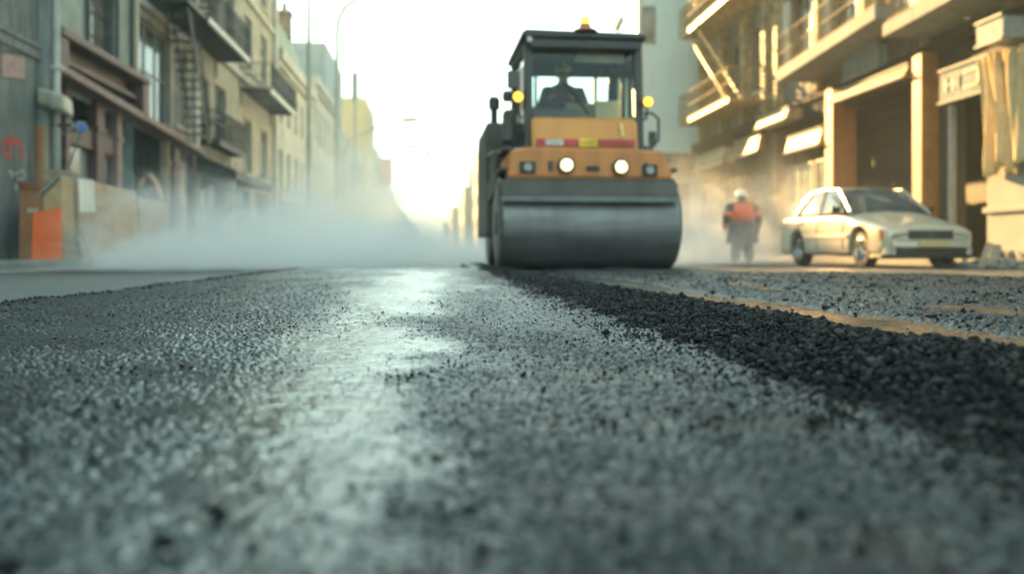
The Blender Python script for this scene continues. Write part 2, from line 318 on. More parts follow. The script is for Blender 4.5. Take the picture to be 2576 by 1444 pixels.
# crumbs over the mat, thick where the surface is open
n = 90000; y = .4+8*rng.random(n)**1.9; x = -.05+(rng.random(n)-.5)*(1.1+1.05*y); pz = polish(x, y)
keep = (x > -1.6) & (x < .52) & (rng.random(n) < (.85-.72*pz)*sst(.25, .62, fbm(x*4, y*2.2, 111, 3))); x, y = x[keep], y[keep]
rad = np.clip(rng.gamma(2.4, .00065, len(x)), .0006, .0045)*(1+.12*np.clip(y-1.5,0,4)); scatter('loose_crumbs', on_ground(x, y, rad*.55+.002), rad, STONE, 1, 'scattered crumbs of black asphalt on the mat')
n = 5200; y = .45+7*rng.random(n)**1.5; w = edge_wob(y)*1.6; x = .49+w-rng.exponential(.055, n); rad = np.clip(rng.gamma(4, .00075, n), .001, .007)
scatter('spilled_crumbs', on_ground(x, y, rad*.5+.003), rad, STONE, 1, 'black crumbs spilled from the loose bank over the edge of the mat')
n = 16000; y = .42+4.5*rng.random(n)**1.6; x = -.05+(rng.random(n)-.5)*(1.1+1.05*y); keep = (x > -1.55) & (x < .5) & (fbm(x*5, y*4, 131, 4) > .585) & (polish(x, y) < .6); x, y = x[keep], y[keep]; rad = np.clip(rng.gamma(4, .00085, len(x)), .001, .0065)
scatter('crumb_clusters', on_ground(x, y, rad*.45+.003), rad, STONE, 1, 'irregular dark clusters of asphalt crumbs on the mat')
# stony strips on the far lane
n = 15000; y = 1.2+6.2*rng.random(n)**1.3; x = .95+3.5*rng.random(n); pz = polish(x, y)
keep = rng.random(n) < (1.0-.98*pz); x, y = x[keep], y[keep]; rad = rng.gamma(6, .0013, len(x))
scatter('coarse_gravel', on_ground(x, y, rad*.4+.004), rad, STONE, 1, 'coarse dark gravel dragged in strips across the far lane')
n = 2600; y = 2+8.4*rng.random(n); x = -1.62+.10*(fbm(y*1.1, y*0, 51, 4)-.5)+rng.normal(0, .05, n); rad = rng.gamma(6, .0012, n)
scatter('edge_gravel', on_ground(x, y, rad*.5), rad, STONE, 1, 'dark crumbs along the left edge of the fresh mat')
# single lumps big enough to count
lump_sh, lump_f = stone_shapes(3, 6)
LUMPS = [(545,1290,.017),(265,1292,.010),(412,1372,.015),(640,1395,.010),(30,1425,.016),(2050,1062,.017),(2120,1085,.012),(2200,1170,.013),(1215,1398,.011),(700,1235,.005),(1340,890,.006),(2455,905,.013),(2282,1000,.014),(1935,775,.017),(1525,838,.022),(1185,1290,.008),(880,1230,.007)]
for i, (px, py, r) in enumerate(LUMPS):
    hz = MATZ
    for _ in range(4):
        D = (CZ-hz-.3*r)*F/(py-HOR); p = W(px, py, D); hz = float(base_h(np.array([p.x]), np.array([p.y]))[0])
    r *= .72; w_ = lump_sh[i % 6]; g = np.random.default_rng(i); w_ = w_*(1+.12*np.sin(w_[:, [1, 2, 0]]*6+g.random(3)*6)); me = bpy.data.meshes.new('asphalt_lump')
    me.from_pydata([tuple(q*r) for q in w_], [], lump_f.tolist()); me.shade_smooth(); me.materials.append(STONE)
    o = bpy.data.objects.new('asphalt_lump', me); C.objects.link(o); o.location = (p.x, p.y, hz+.45*r+.002); o.rotation_euler = (0, 0, g.random()*6)
    tag(o, LUMP_L[i], 'asphalt lump', 'loose lumps of asphalt lying on the fresh mat')
# ---------------------------------------------------------------- buildings
def holed(mb, X, sg, Y0, Y1, z0, z1, rects, rec=.22):
    """street front at x=X facing sg, with openings rects (y0,y1,z0,z1) and their reveals"""
    ys = sorted({Y0, Y1, *[r[0] for r in rects], *[r[1] for r in rects]}); zs = sorted({z0, z1, *[r[2] for r in rects], *[r[3] for r in rects]})
    for a, b_ in zip(ys, ys[1:]):
        for c, d in zip(zs, zs[1:]):
            my, mz = (a+b_)/2, (c+d)/2
            if any(r[0] < my < r[1] and r[2] < mz < r[3] for r in rects): continue
            mb.quad((X,a,c), (X,b_,c), (X,b_,d), (X,a,d))
    xi = X-sg*rec
    for a, b_, c, d in rects:
        mb.quad((X,a,c),(xi,a,c),(xi,a,d),(X,a,d)); mb.quad((X,b_,c),(xi,b_,c),(xi,b_,d),(X,b_,d))
        mb.quad((X,a,c),(xi,a,c),(xi,b_,c),(X,b_,c)); mb.quad((X,a,d),(xi,a,d),(xi,b_,d),(X,b_,d))
def shell(mb, X, sg, Y0, Y1, z0, z1, dep, ends=True):
    xb = X-sg*dep
    mb.quad((X,Y0,z0),(xb,Y0,z0),(xb,Y0,z1),(X,Y0,z1)); mb.quad((X,Y1,z0),(xb,Y1,z0),(xb,Y1,z1),(X,Y1,z1))
    mb.quad((xb,Y0,z0),(xb,Y1,z0),(xb,Y1,z1),(xb,Y0,z1)); mb.quad((X,Y0,z1),(xb,Y0,z1),(xb,Y1,z1),(X,Y1,z1))
def window(root, X, sg, r, fm, pm, nx=2, nz=2, rec=.2, fw=.06, sill=None, bars=0):
    a, b_, c, d = r; x0, x1 = sorted((X-sg*rec, X-sg*(rec-.06))); m = MB()
    m.box(x0, x1, a, a+fw, c, d); m.box(x0, x1, b_-fw, b_, c, d); m.box(x0, x1, a+fw, b_-fw, c, c+fw); m.box(x0, x1, a+fw, b_-fw, d-fw, d)
    for i in range(1, nx): y = a+(b_-a)*i/nx; m.box(x0+.005, x1-.005, y-fw*.4, y+fw*.4, c+fw, d-fw)
    for i in range(1, nz): z = c+(d-c)*i/nz; m.box(x0+.008, x1-.008, a+fw, b_-fw, z-fw*.4, z+fw*.4)
    w = m.build('window', fm, root)
    xp = X-sg*(rec-.02); g = MB(); g.box(min(xp, xp-sg*.01), max(xp, xp-sg*.01), a+fw*.5, b_-fw*.5, c+fw*.5, d-fw*.5); g.build('pane', pm, w)
    if sill: s_ = MB(); s_.box(*sorted((X+sg*.10, X-sg*.02)), a-.12, b_+.12, c-.12, c-.003); s_.build('sill', sill, w)
    if bars:
        q = MB(); xb = X-sg*.03
        for i in range(bars): y = a+(b_-a)*(i+.5)/bars; q.tube([(xb, y, c), (xb, y, d)], .014, 6)
        k = int((d-c)/.45)
        for i in range(k): z = c+(d-c)*(i+.5)/k; q.tube([(xb, a, z), (xb, b_, z)], .014, 6)
        q.build('window_bars', M['iron'], w)
    return w
def rows(Y0, Y1, n, w, zs):
    st = (Y1-Y0)/n; return [(Y0+st*(i+.5)-w/2, Y0+st*(i+.5)+w/2, a, b_) for a, b_ in zs for i in range(n)]
def plain_building(name, label, X, sg, Y0, Y1, H, wm, n, w, zs, dep=12, fm=None, pm=None, cor=None, shop=None, nx=1, nz=2, z0=0, sill=None, group=None):
    t = thing(name, label, 'building', (X, (Y0+Y1)/2, z0), group=group)
    rc = rows(Y0+.4, Y1-.4, n, w, zs)
    sh = []
    if shop: sh = [(a, b_, .5, shop) for a, b_, _, _ in rows(Y0+.3, Y1-.3, max(1, int((Y1-Y0)/4)), 3.0, [(0, 1)])]
    m = MB(); holed(m, X, sg, Y0, Y1, z0, H, rc+sh); shell(m, X, sg, Y0, Y1, z0, H, dep); m.build('wall', wm, t)
    for r in rc: window(t, X, sg, r, fm or M['frame'], pm or M['pane'], nx, nz, sill=sill)
    for r in sh: window(t, X, sg, r, M['frame_dark'], M['pane'], 2, 1)
    if cor:
        c = MB(); c.box(*sorted((X+sg*.4, X-sg*.3)), Y0-.05, Y1+.05, H-.45, H+.12); c.box(*sorted((X+sg*.22, X-sg*.1)), Y0, Y1, H-.75, H-.453); c.build('cornice', cor, t, bevel=.04)
    if shop:
        c = MB(); c.box(*sorted((X+sg*.3, X-sg*.05)), Y0+.05, Y1-.05, shop+.15, shop+.6); c.build('shop_fascia', cor or M['mauve'], t, bevel=.02)
    return t
def railing(mb, p0, p1, h, n, r=.014, extra=()):
    p0 = Vector(p0); p1 = Vector(p1); up = Vector((0, 0, h))
    for z in (.06, 1.0, *extra): mb.tube([p0+up*z, p1+up*z], r*1.3, 6)
    for i in range(n+1): q = p0.lerp(p1, i/n); mb.tube([q, q+up], r, 5)
def fire_escape(root, X, sg, Y0, Y1, zs, proj, m, stair=True, name='fire_escape', edge=None):
    xo = X+sg*proj
    fe = MB()
    for z in zs:          # platform frame and slats
        fe.box(*sorted((X+sg*.02, xo)), Y0, Y0+.07, z-.12, z); fe.box(*sorted((X+sg*.02, xo)), Y1-.07, Y1, z-.12, z)
    fe.box(*sorted((X+sg*.03, X+sg*.08)), Y0+.02, Y0+.07, zs[0]-.7, zs[-1]+1); fe.box(*sorted((X+sg*.03, X+sg*.08)), Y1-.07, Y1-.02, zs[0]-.7, zs[-1]+1)
    fe.box(*sorted((X+sg*.03, X+sg*.08)), Y0+.07, Y1-.07, zs[-1]+.9, zs[-1]+.97)
    o = fe.build(name, m, root)
    for z in zs:
        e_ = MB(); e_.box(*sorted((xo-sg*.08, xo+sg*.002)), Y0+.07, Y1-.07, z-.16, z+.02); e_.build('edge_beam', edge or m, o)
        s_ = MB(); n = int((Y1-Y0)/.13)
        for i in range(n): y = Y0+.1+(Y1-Y0-.2)*i/n; s_.box(*sorted((X+sg*.02, xo-sg*.082)), y, y+.05, z-.06, z-.02)
        s_.build('platform', m, o)
        q = MB(); railing(q, (xo, Y0, z), (xo, Y1, z), 1.05, int((Y1-Y0)/.16), extra=(.5,)); railing(q, (xo, Y0, z), (X+sg*.05, Y0, z), 1.05, 6, extra=(.5,)); railing(q, (xo, Y1, z), (X+sg*.05, Y1, z), 1.05, 6, extra=(.5,)); q.build('railing', m, o)
    if stair:
        for k, (a, b_) in enumerate(zip(zs, zs[1:])):
            st = MB(); ya, yb = (Y0+.5, Y1-.6) if k % 2 == 0 else (Y1-.5, Y0+.6); n = 12
            for xx in (xo-sg*.15, xo-sg*.7):
                st.prism([(xx, ya, a), (xx, ya+.12*(1 if yb > ya else -1)*1.6, a), (xx, yb, b_), (xx, yb-.12*(1 if yb > ya else -1)*1.6, b_)], (sg*.03, 0, 0))
            for i in range(1, n): f = i/n; y = ya+(yb-ya)*f; z = a+(b_-a)*f; st.box(*sorted((xo-sg*.17, xo-sg*.67)), y-.1, y+.1, z-.02, z+.015)
            railing(st, (xo-sg*.12, ya, a), (xo-sg*.12, yb, b_), .9, 10); st.build('stair', m, o)
    return o
# ===== left row, fronts on x=-8
XL = -8.
t = thing('corner_building', 'grey streaked concrete building with red graffiti at the left edge', 'building', (XL, 14, 0))
m = MB(); shell(m, XL+.25, 1, 6, 18.1, 0, 19, 12); m.quad((XL+.25,6,0),(XL+.25,18.1,0),(XL+.25,18.1,19),(XL+.25,6,19)); m.build('wall', M['grey_plaster'], t)
m = MB(); m.box(XL+.2, XL+.42, 18.12, 18.62, .135, 19); m.build('pilaster', M['concrete'], t, bevel=.03)
m = MB(); m.tube([(XL+.5, 18.36, .14), (XL+.5, 18.36, 19)], .07, 10)
for z in (1.2, 3.9, 6.5): m.box(XL+.4, XL+.6, 18.26, 18.46, z, z+.06)
m.build('downpipe', M['tan2'], t, smooth=True)
m = MB(); m.box(XL+.255, XL+.34, 15.5, 18.1, 4.22, 4.30); m.box(XL+.255, XL+.31, 15.5, 18.1, 4.02, 4.2); m.build('band_course', M['concrete'], t)
m = MB()
def stroke(mb, pts, X, w, d=.004, sg=1):
    pts = [onX(a, b_, X) for a, b_ in pts]
    for (y0, z0), (y1, z1) in zip(pts, pts[1:]):
        dv = Vector((y1-y0, z1-z0)); nn = Vector((-dv.y, dv.x)).normalized()*w/2
        mb.prism([(X, y0+nn.x, z0+nn.y), (X, y0-nn.x, z0-nn.y), (X, y1-nn.x, z1-nn.y), (X, y1+nn.x, z1+nn.y)], (sg*d, 0, 0))
XG = XL+.253
for pts in ([(27,338),(26,372),(24,392),(14,398)], [(8,362),(14,352),(24,354),(44,354),(50,362),(57,378),(55,398),(49,392)], [(8,366),(9,380),(16,390)], [(36,360),(42,372)]): stroke(m, pts, XG, .055)
m.build('graffiti', mat('red_spray', (.60,.03,.035), .7, var=.2, scale=14), t)
m = MB()
for pts in ([(40,440),(52,430),(62,436),(58,452),(44,450)], [(36,470),(44,462),(42,474),(36,478)], [(20,436),(26,428),(30,446),(36,432)], [(56,425),(64,444)]): stroke(m, pts, XG, .035)
m.build('scrawl', mat('pale_spray', (.36,.45,.47), .7, var=.3, scale=14), t)
def flat_sign(name, label, X, px, m_, d=.02, cat='poster', sg=1):
    a = [onX(x, y, X) for x, y in px]; b_ = MB(); b_.prism([(X, y, z) for y, z in a], (sg*d, 0, 0)); return b_.build(name, m_, tag_=(label, cat))
flat_sign('poster', 'pale weathered poster blotched with red on the grey corner building', XG, [(2,138),(61,142),(60,200),(2,193)], mat('red_poster', (.42,.36,.33), .7, scale=5, col2=(.30,.10,.10), var=.1))
flat_sign('poster', 'dark brown torn poster above the red blotched one', XG, [(0,84),(63,90),(62,128),(0,126)], mat('dark_poster', (.14,.13,.11), .8, scale=4, var=.5), .03)
# --- maroon shop house
t = thing('shop_building', 'old shop building with maroon storefront and teal panels upstairs', 'building', (XL, 24, 0))
rc = [(18.75,19.45,4.86,7.6), (21.2,23.0,4.86,7.8), (18.75,19.45,8.9,11.6), (21.2,23.0,8.9,11.6), (18.75,19.45,13,15.4), (21.2,23.0,13,15.4)]
m = MB(); holed(m, XL, 1, 18.62, 24.3, 3.7, 17.5, rc, .25); shell(m, XL, 1, 18.62, 24.3, 0, 17.5, 12); m.build('wall', M['teal_panel'], t)
for r in rc: window(t, XL, 1, r, M['frame_dark'], M['pane_pale'], 3 if r[1]-r[0] > 1 else 1, 5, rec=.24, bars=9 if r[1]-r[0] > 1 else 4)
m = MB()
for y in (19.49, 21.12, 23.04, 24.1): m.box(XL+.003, XL+.08, y, y+.06, 4.86, 17.4)
m.build('panel_strip', M['frame_dark'], t)
m = MB(); m.box(XL+.09, XL+.16, 24.18, 24.34, 4.8, 17.4); m.build('corner_trim', M['cream'], t)
m = MB(); m.box(XL+.003, XL+.5, 18.64, 24.25, 4.66, 4.85); m.box(XL+.003, XL+.12, 19.1, 23.9, 4.2, 4.657)
m.box(XL+.003, XL+.46, 18.64, 19.08, 4.05, 4.657); m.box(XL+.003, XL+.46, 23.75, 24.25, 3.78, 4.657); m.box(XL+.122, XL+.34, 19.1, 23.73, 4.18, 4.3); m.build('cornice', M['maroon'], t, bevel=.03)
def sloped(mb, x0, x1, Ya, Yb, za, zb, h):
    mb.hexa([(x0,Ya,za),(x1,Ya,za),(x1,Yb,zb),(x0,Yb,zb),(x0,Ya,za+h),(x1,Ya,za+h),(x1,Yb,zb+h),(x0,Yb,zb+h)])
m = MB(); sloped(m, XL-.2, XL+.46, 18.64, 30.2, 3.93, 3.43, .17); sloped(m, XL-.2, XL+.36, 18.66, 30.15, 4.103, 3.603, .04); m.build('lintel_beam', M['mauve'], t, bevel=.05)
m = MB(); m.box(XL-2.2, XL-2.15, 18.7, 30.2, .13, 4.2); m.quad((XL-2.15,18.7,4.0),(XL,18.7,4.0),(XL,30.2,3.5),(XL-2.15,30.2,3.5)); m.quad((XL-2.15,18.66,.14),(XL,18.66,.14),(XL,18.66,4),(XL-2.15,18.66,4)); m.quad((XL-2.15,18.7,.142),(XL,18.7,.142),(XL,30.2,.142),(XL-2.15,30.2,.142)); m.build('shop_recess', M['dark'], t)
for ya, w_, mm, nm in ((19.75,.25,'maroon','post'), (21.5,.5,'maroon','post'), (22.85,.34,'mauve','post'), (27.0,.22,'ochre','post'), (27.7,.6,'maroon','post'), (29.85,.3,'maroon','post')):
    m = MB(); m.box(XL-.12, XL+.12, ya, ya+w_, .135, 3.96-(ya-18.6)*.043); m.box(XL-.14, XL+.15, ya-.03, ya+w_+.03, .137, .6); m.box(XL-.14, XL+.16, ya-.03, ya+w_+.03, 3.2-(ya-18.6)*.043, 3.35-(ya-18.6)*.043); m.build(nm, M[mm], t, bevel=.015)
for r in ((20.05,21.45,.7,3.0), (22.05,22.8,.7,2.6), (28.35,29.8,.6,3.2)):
    window(t, XL, 1, r, M['maroon'], M['pane_pale'] if r[0] < 28 else M['daylight_pane'], 1, 1, rec=.1)
m = MB(); m.box(XL-.09, XL+.05, 20.02, 22.8, 2.65, 3.1); m.build('transom_panel', M['maroon'], t)
# --- tan walk-up with the fire escape
t = thing('tan_building', 'tall tan stone walk up building with iron fire escape', 'building', (XL, 36, 0))
rc = [(24.75,27.7,3.98,6.7), (28.1,29.6,4.2,6.6), (31.0,32.4,4.3,6.3), (33.1,34.8,4.3,6.4), (38,39.6,3.6,5.9), (41.6,43.2,3.6,5.9)]
for z in (8.0, 11.6, 15.2): rc += [(y, y+1.5, z, z+2.3) for y in (25.2, 28.3, 31.6, 34.8, 38.2, 41.6)]
m = MB(); holed(m, XL, 1, 24.34, 30.25, 3.63, 20, [r for r in rc if r[1] < 30.2]); holed(m, XL, 1, 30.25, 45.1, 0, 20, [r for r in rc if r[0] > 30.2]+[(31.2,34.4,.5,2.9),(36,39.4,.5,2.9),(40.6,44,.5,2.9)]); shell(m, XL, 1, 24.34, 45.1, 0, 20, 12); m.build('wall', M['tan'], t)
for i, r in enumerate(rc): window(t, XL, 1, r, M['frame'], M['pane_pale'] if i % 3 else M['pane'], 3 if i == 0 else 2, 2, sill=M['tan2'])
for r in [(31.2,34.4,.5,2.9),(36,39.4,.5,2.9),(40.6,44,.5,2.9)]: window(t, XL, 1, r, M['frame_dark'], M['pane'], 2, 1)
m = MB()
for z in (7.35, 10.9, 14.6): m.box(XL+.003, XL+.14, 30.3, 45.0, z, z+.28)
m.box(XL+.003, XL+.10, 24.4, 30.3, 6.95, 7.1); m.build('string_course', M['tan2'], t, bevel=.03)
m = MB(); m.box(XL+.003, XL+.16, 30.0, 30.5, 3.7, 20); m.build('pilaster', M['tan2'], t); m = MB(); m.box(XL+.003, XL+.2, 44.5, 45.1, 0, 20); m.build('pilaster', M['tan2'], t)
m = MB(); m.box(XL-.3, XL+.5, 24.34, 45.2, 19.6, 20.2); m.build('cornice', M['tan2'], t)
fire_escape(t, XL, 1, 27.2, 33.2, [7.3, 10.9, 14.5], 1.25, M['iron'], edge=M['white_paint'])  # white edge beams stand in for lit platform fronts
st = MB()          # the drop stair that hangs in front of the bay window
for xx in (XL+.45, XL+1.05): st.prism([(xx, 27.9, 3.6), (xx, 28.1, 3.6), (xx, 25.7, 7.3), (xx, 25.5, 7.3)], (.03, 0, 0))
for i in range(1, 15): f = i/15; st.box(XL+.47, XL+1.05, 28-2.4*f-.09, 28-2.4*f+.09, 3.6+3.7*f-.015, 3.6+3.7*f+.015)
railing(st, (XL+1.07, 28, 3.6), (XL+1.07, 25.6, 7.3), .95, 12); railing(st, (XL+.44, 28, 3.6), (XL+.44, 25.6, 7.3), .95, 12); st.box(XL+.1, XL+1.2, 25.2, 27.2, 7.18, 7.28); st.build('drop_stair', M['iron'], t)
fire_escape(t, XL, 1, 37.3, 43.9, [7.0], 1.25, M['iron'], edge=M['white_paint'], stair=False, name='iron_balcony')  # white edge again painted as if the front caught light
fire_escape(t, XL, 1, 30.9, 35.2, [4.05], .7, M['iron'], stair=False, name='iron_balcony')
m = MB(); m.prism([(XL+.003,30.6,3.55),(XL+1.3,30.6,3.0),(XL+1.3,30.6,2.75),(XL+.003,30.6,2.9)], (0, 6.5, 0)); m.build('canopy', M['iron'], t)
m = MB(); m.ball((XL+1.0, 31.3, 2.55), (.16,.16,.26)); m.tube([(XL+1, 31.3, 2.75), (XL+1, 31.3, 3.1)], .02); m.build('globe_lamp', M['white_paint'], None, smooth=True, tag_=('white globe lamp hanging under the dark canopy of the tan building', 'lamp'))
# --- gabled house with chimney, and the rest of the row
t = plain_building('gabled_building', 'pale stone house with stepped gable and chimney after the tan building', XL, 1, 45.4, 58.5, 10.4, M['tan2'], 5, 1.1, [(3.6,5.6),(7,9)], shop=2.7, cor=M['tan2'])
m = MB(); m.prism([(XL-.02, 45.4, 10.5), (XL-.02, 58.5, 10.5), (XL-.02, 57.5, 10.7), (XL-.02, 52.5, 11.6), (XL-.02, 50.6, 12.0), (XL-.02, 47, 12.0), (XL-.02, 45.4, 11.2)], (-9, 0, 0)); m.build('roof', M['blue_wall'], t)
m = MB(); m.box(XL-.6, XL+.1, 49.2, 50.0, 11.9, 13.2); m.box(XL-.66, XL+.16, 49.1, 50.1, 13.2, 13.4); m.tube([(XL-.25, 49.6, 13.4), (XL-.25, 49.6, 13.9)], .14); m.build('chimney', M['grey_plaster'], t)
plain_building('stone_building', 'pale stone house with tall narrow windows beyond the gabled one', XL, 1, 58.7, 73, 11.6, M['tan2'], 6, 1.0, [(3.8,6.2),(7.6,10)], shop=2.8, cor=M['tan2'])
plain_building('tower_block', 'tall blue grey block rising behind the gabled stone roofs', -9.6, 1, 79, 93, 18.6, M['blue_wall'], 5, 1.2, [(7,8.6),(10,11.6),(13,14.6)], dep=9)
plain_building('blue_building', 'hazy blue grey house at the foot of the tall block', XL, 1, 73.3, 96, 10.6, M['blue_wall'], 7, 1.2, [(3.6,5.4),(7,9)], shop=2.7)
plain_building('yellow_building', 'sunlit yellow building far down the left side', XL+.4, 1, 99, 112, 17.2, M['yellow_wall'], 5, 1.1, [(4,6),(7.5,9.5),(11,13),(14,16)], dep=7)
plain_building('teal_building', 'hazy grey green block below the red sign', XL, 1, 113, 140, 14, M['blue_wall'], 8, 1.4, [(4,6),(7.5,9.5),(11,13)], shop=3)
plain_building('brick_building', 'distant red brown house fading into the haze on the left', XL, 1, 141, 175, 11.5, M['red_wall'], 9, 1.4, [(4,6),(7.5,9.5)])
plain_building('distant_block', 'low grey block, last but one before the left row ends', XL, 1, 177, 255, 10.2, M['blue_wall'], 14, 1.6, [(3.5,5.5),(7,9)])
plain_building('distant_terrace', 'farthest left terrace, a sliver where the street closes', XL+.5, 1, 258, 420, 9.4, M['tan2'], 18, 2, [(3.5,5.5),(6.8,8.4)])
m = MB(); m.box(-8.3, -6.1, 126, 126.6, 9.5, 13.3); m.build('hanging_sign', mat('red_sign', (.6,.10,.06), .5), tag_=('red sign board jutting from the hazy left row', 'sign'))
# ===== right row, fronts on x=11.5
XR = 11.5
t = thing('corner_shop_building', 'warm tan building with long concrete balconies above dark recessed shopfronts', 'building', (XR, 19, 0))
rc = [(y, y+1.6, z, z+2.4) for z in (6.0, 9.5, 13) for y in (11, 14, 17.2, 20.6, 23.2, 26.2)]
m = MB(); holed(m, XR, -1, 8, 29.2, 4.75, 16.5, rc); shell(m, XR, -1, 8, 29.2, 4.75, 16.5, 12); m.build('wall', mat('warm_plaster', (.165,.15,.13), .85, var=.3, scale=1.3, bump=.2, streak=.4), t)
for i, r in enumerate(rc): window(t, XR, -1, r, M['frame_dark'], M['pane'], 2, 2)
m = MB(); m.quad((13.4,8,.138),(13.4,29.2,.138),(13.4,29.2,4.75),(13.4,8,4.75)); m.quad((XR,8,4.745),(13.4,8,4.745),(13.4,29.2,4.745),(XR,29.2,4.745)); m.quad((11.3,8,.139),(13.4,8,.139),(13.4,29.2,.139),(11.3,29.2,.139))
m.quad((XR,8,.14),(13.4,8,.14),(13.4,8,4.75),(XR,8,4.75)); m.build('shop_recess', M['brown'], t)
m = MB(); m.box(11.32, 11.62, 8, 29.2, 4.82, 5.02); m.box(11.42, 11.62, 8, 29.2, 4.3, 4.817); m.build('shop_fascia', M['dark'], t, bevel=.03)  # fascia coloured near-black to put it in shade
for ya, yb, x0 in ((19.35,19.75,11.05), (24.0,24.5,11.1)):
    m = MB(); m.box(x0, XR+.3, ya, yb, .138, 4.85); m.box(x0-.04, XR+.3, ya-.04, yb+.04, .139, .55); m.build('pillar', M['orange_post'], t, bevel=.02)
m = MB(); m.box(11.45, XR+.3, 18.85, 19.3, .138, 4.297); m.build('pillar', M['frame_dark'], t)
m = MB(); m.box(11.3, 11.42, 18.6, 18.72, .138, 3.5); m.build('door_jamb', M['frame'], t)
m = MB()
for i in range(26): z = .2+i*.165; m.box(12.25+.02*(i % 2), 12.32, 19.8, 24.0, z, z+.155)
m.build('roller_shutter', M['shutter'], t)
window(t, 12.9, -1, (16.9,18.6,.3,3.4), M['frame_dark'], M['pane'], 3, 1, rec=.05)
for r in ((24.7,26.6,.5,3.1), (26.8,28.9,.5,3.1)): window(t, 11.7, -1, r, M['frame'], M['pane_pale'], 2, 2, rec=.1)
m = MB(); m.box(11.15, 13.4, 15.2, 17.1, .138, 2.3); m.box(11.08, 13.4, 15.1, 17.15, 1.05, 1.17); m.build('pier', mat('pier_render', (.24,.26,.24), .85, var=.15, scale=1.2), t, bevel=.02)
glint_iron = mat('glint_ochre_iron', (.13,.085,.04), .55, 0, spec=.4, var=.4, scale=4, col2=(.52,.36,.14)); broken = mat('broken_glints', (.11,.085,.055), .7, var=.4, scale=2.4, col2=(.55,.42,.20), streak=.4)  # bright patches in both colours stand in for broken golden sun glints
slabm = mat('slab_concrete', (.20,.225,.22), .85, var=.2, scale=1.5, streak=.3)
def balcony(root, X0, X1, Ya, Yb, za, zb, th):
    m = MB(); m.hexa([(X0,Ya,za),(X1,Ya,za),(X1,Yb,zb),(X0,Yb,zb),(X0,Ya,za+th),(X1,Ya,za+th),(X1,Yb,zb+th),(X0,Yb,zb+th)]); o = m.build('balcony', slabm, root, bevel=.015)
    q = MB(); railing(q, (X0+.06, Ya+.05, za+th), (X0+.06, Yb-.05, zb+th), 1.0, int((Yb-Ya)/.13), .011, extra=(.5,)); railing(q, (X0+.06, Yb-.05, zb+th), (X1, Yb-.05, zb+th), 1.0, 9, .011); railing(q, (X0+.06, Ya+.05, za+th), (X1, Ya+.05, za+th), 1.0, 9, .011); q.build('railing', glint_iron, o)
for ya in (10.2, 13.2, 16.4, 19.4, 22.4, 25.3, 28.4):
    m = MB(); m.box(11.22, XR-.003, ya, ya+.34, 5.05, 16.4); m.box(11.15, XR-.003, ya-.05, ya+.39, 9.0, 9.2); m.build('pilaster', broken, t, bevel=.02)  # pilasters added as vertical strips to catch golden sun
balcony(t, 10.25, XR-.003, 19.95, 26.0, 5.72, 5.38, .33)
balcony(t, 10.25, XR-.003, 9.5, 19.6, 5.55, 5.2, .30)
for r in rc:
    if r[2] < 10:
        for a in (r[0]-.55, r[1]+.05): m = MB(); m.box(XR-.12, XR-.02, a, a+.5, r[2], r[3]); m.build('shutter', M['cream'], t, bevel=.01)
def board(name, label, ya, yb, z0, z1, m_, x0=11.0, x1=11.4, cat='shop sign', tilt=.12):
    m = MB(); m.hexa([(x0,ya,z0),(x1,ya,z0),(x1,yb,z0),(x0,yb,z0),(x0+tilt,ya,z1),(x1,ya,z1),(x1,yb,z1),(x0+tilt,yb,z1)]); o = m.build(name, m_, tag_=(label, cat), bevel=.02)
    f = MB(); f.tube([(x0-.02,ya,z0-.03),(x0-.02,yb,z0-.03)], .035, 6); f.tube([(x0+tilt-.02,ya,z1+.03),(x0+tilt-.02,yb,z1+.03)], .035, 6)
    f.build('trim', M['galv'], o, local=True); return o
gold = mat('sun_gold_sign', (.20,.13,.06), .6, spec=.3, var=.5, scale=5, col2=(.40,.29,.14)); streaky = mat('sun_streak_sign', (.22,.17,.10), .6, spec=.3, scale=7, stretch=(1,1,.25), col2=(.60,.48,.26), var=.4); whites = mat('white_sign', (.24,.265,.26), .9, spec=.15, var=.2, scale=2.5, streak=.3)  # gold tones and streaks carry broken sunlight in the board colours
board('shop_sign', 'narrow golden signboard above the dark shutter between the two orange pillars', 19.9, 23.9, 4.42, 4.66, gold, 10.95, 11.3)
sgn = board('shop_sign', 'white fascia sign over the doorway beside the hanging drape', 16.9, 18.65, 3.55, 4.2, whites, 11.05, 11.3, tilt=.02)
m = MB()
for (a, b_, c, d) in ((17.2,17.24,3.7,4.05),(17.2,17.75,4.02,4.05),(17.2,17.75,3.7,3.73),(17.9,17.94,3.72,4.02),(18.05,18.09,3.72,4.02),(17.9,18.3,3.86,3.89),(18.35,18.4,3.72,4.02)): m.box(11.035, 11.06, a, b_, c, d)
m.build('lettering', M['frame'], sgn, local=True)
board('shop_sign', 'golden sign panel over the pale shop windows, left of the left orange pillar', 24.7, 27.2, 3.4, 3.85, streaky, 11.0, 11.35)
board('shop_sign', 'bright cream signboard under the end of the concrete balcony', 26.4, 29.0, 4.38, 4.70, streaky, 10.7, 11.3)
board('shop_sign', 'large bright signboard on the shopfront under the golden fire escape', 32.6, 36.4, 3.6, 4.2, streaky, 10.75, 11.3)
board('shop_sign', 'brown gold signboard right of the large bright one under the fire escape', 29.6, 32.3, 3.75, 4.3, gold, 11.0, 11.3)
board('shop_sign', 'blue grey panel fixed under the balcony above the golden signboard', 21.6, 23.6, 4.98, 5.55, M['blue_wall'], 11.2, 11.45, tilt=.0)
board('light_box', 'small white light box on the wall near the top right edge', 15.9, 16.75, 4.35, 4.75, mat('light_box_white', (.36,.38,.36), .85, spec=.15), 10.7, 11.4, cat='light box', tilt=.0)
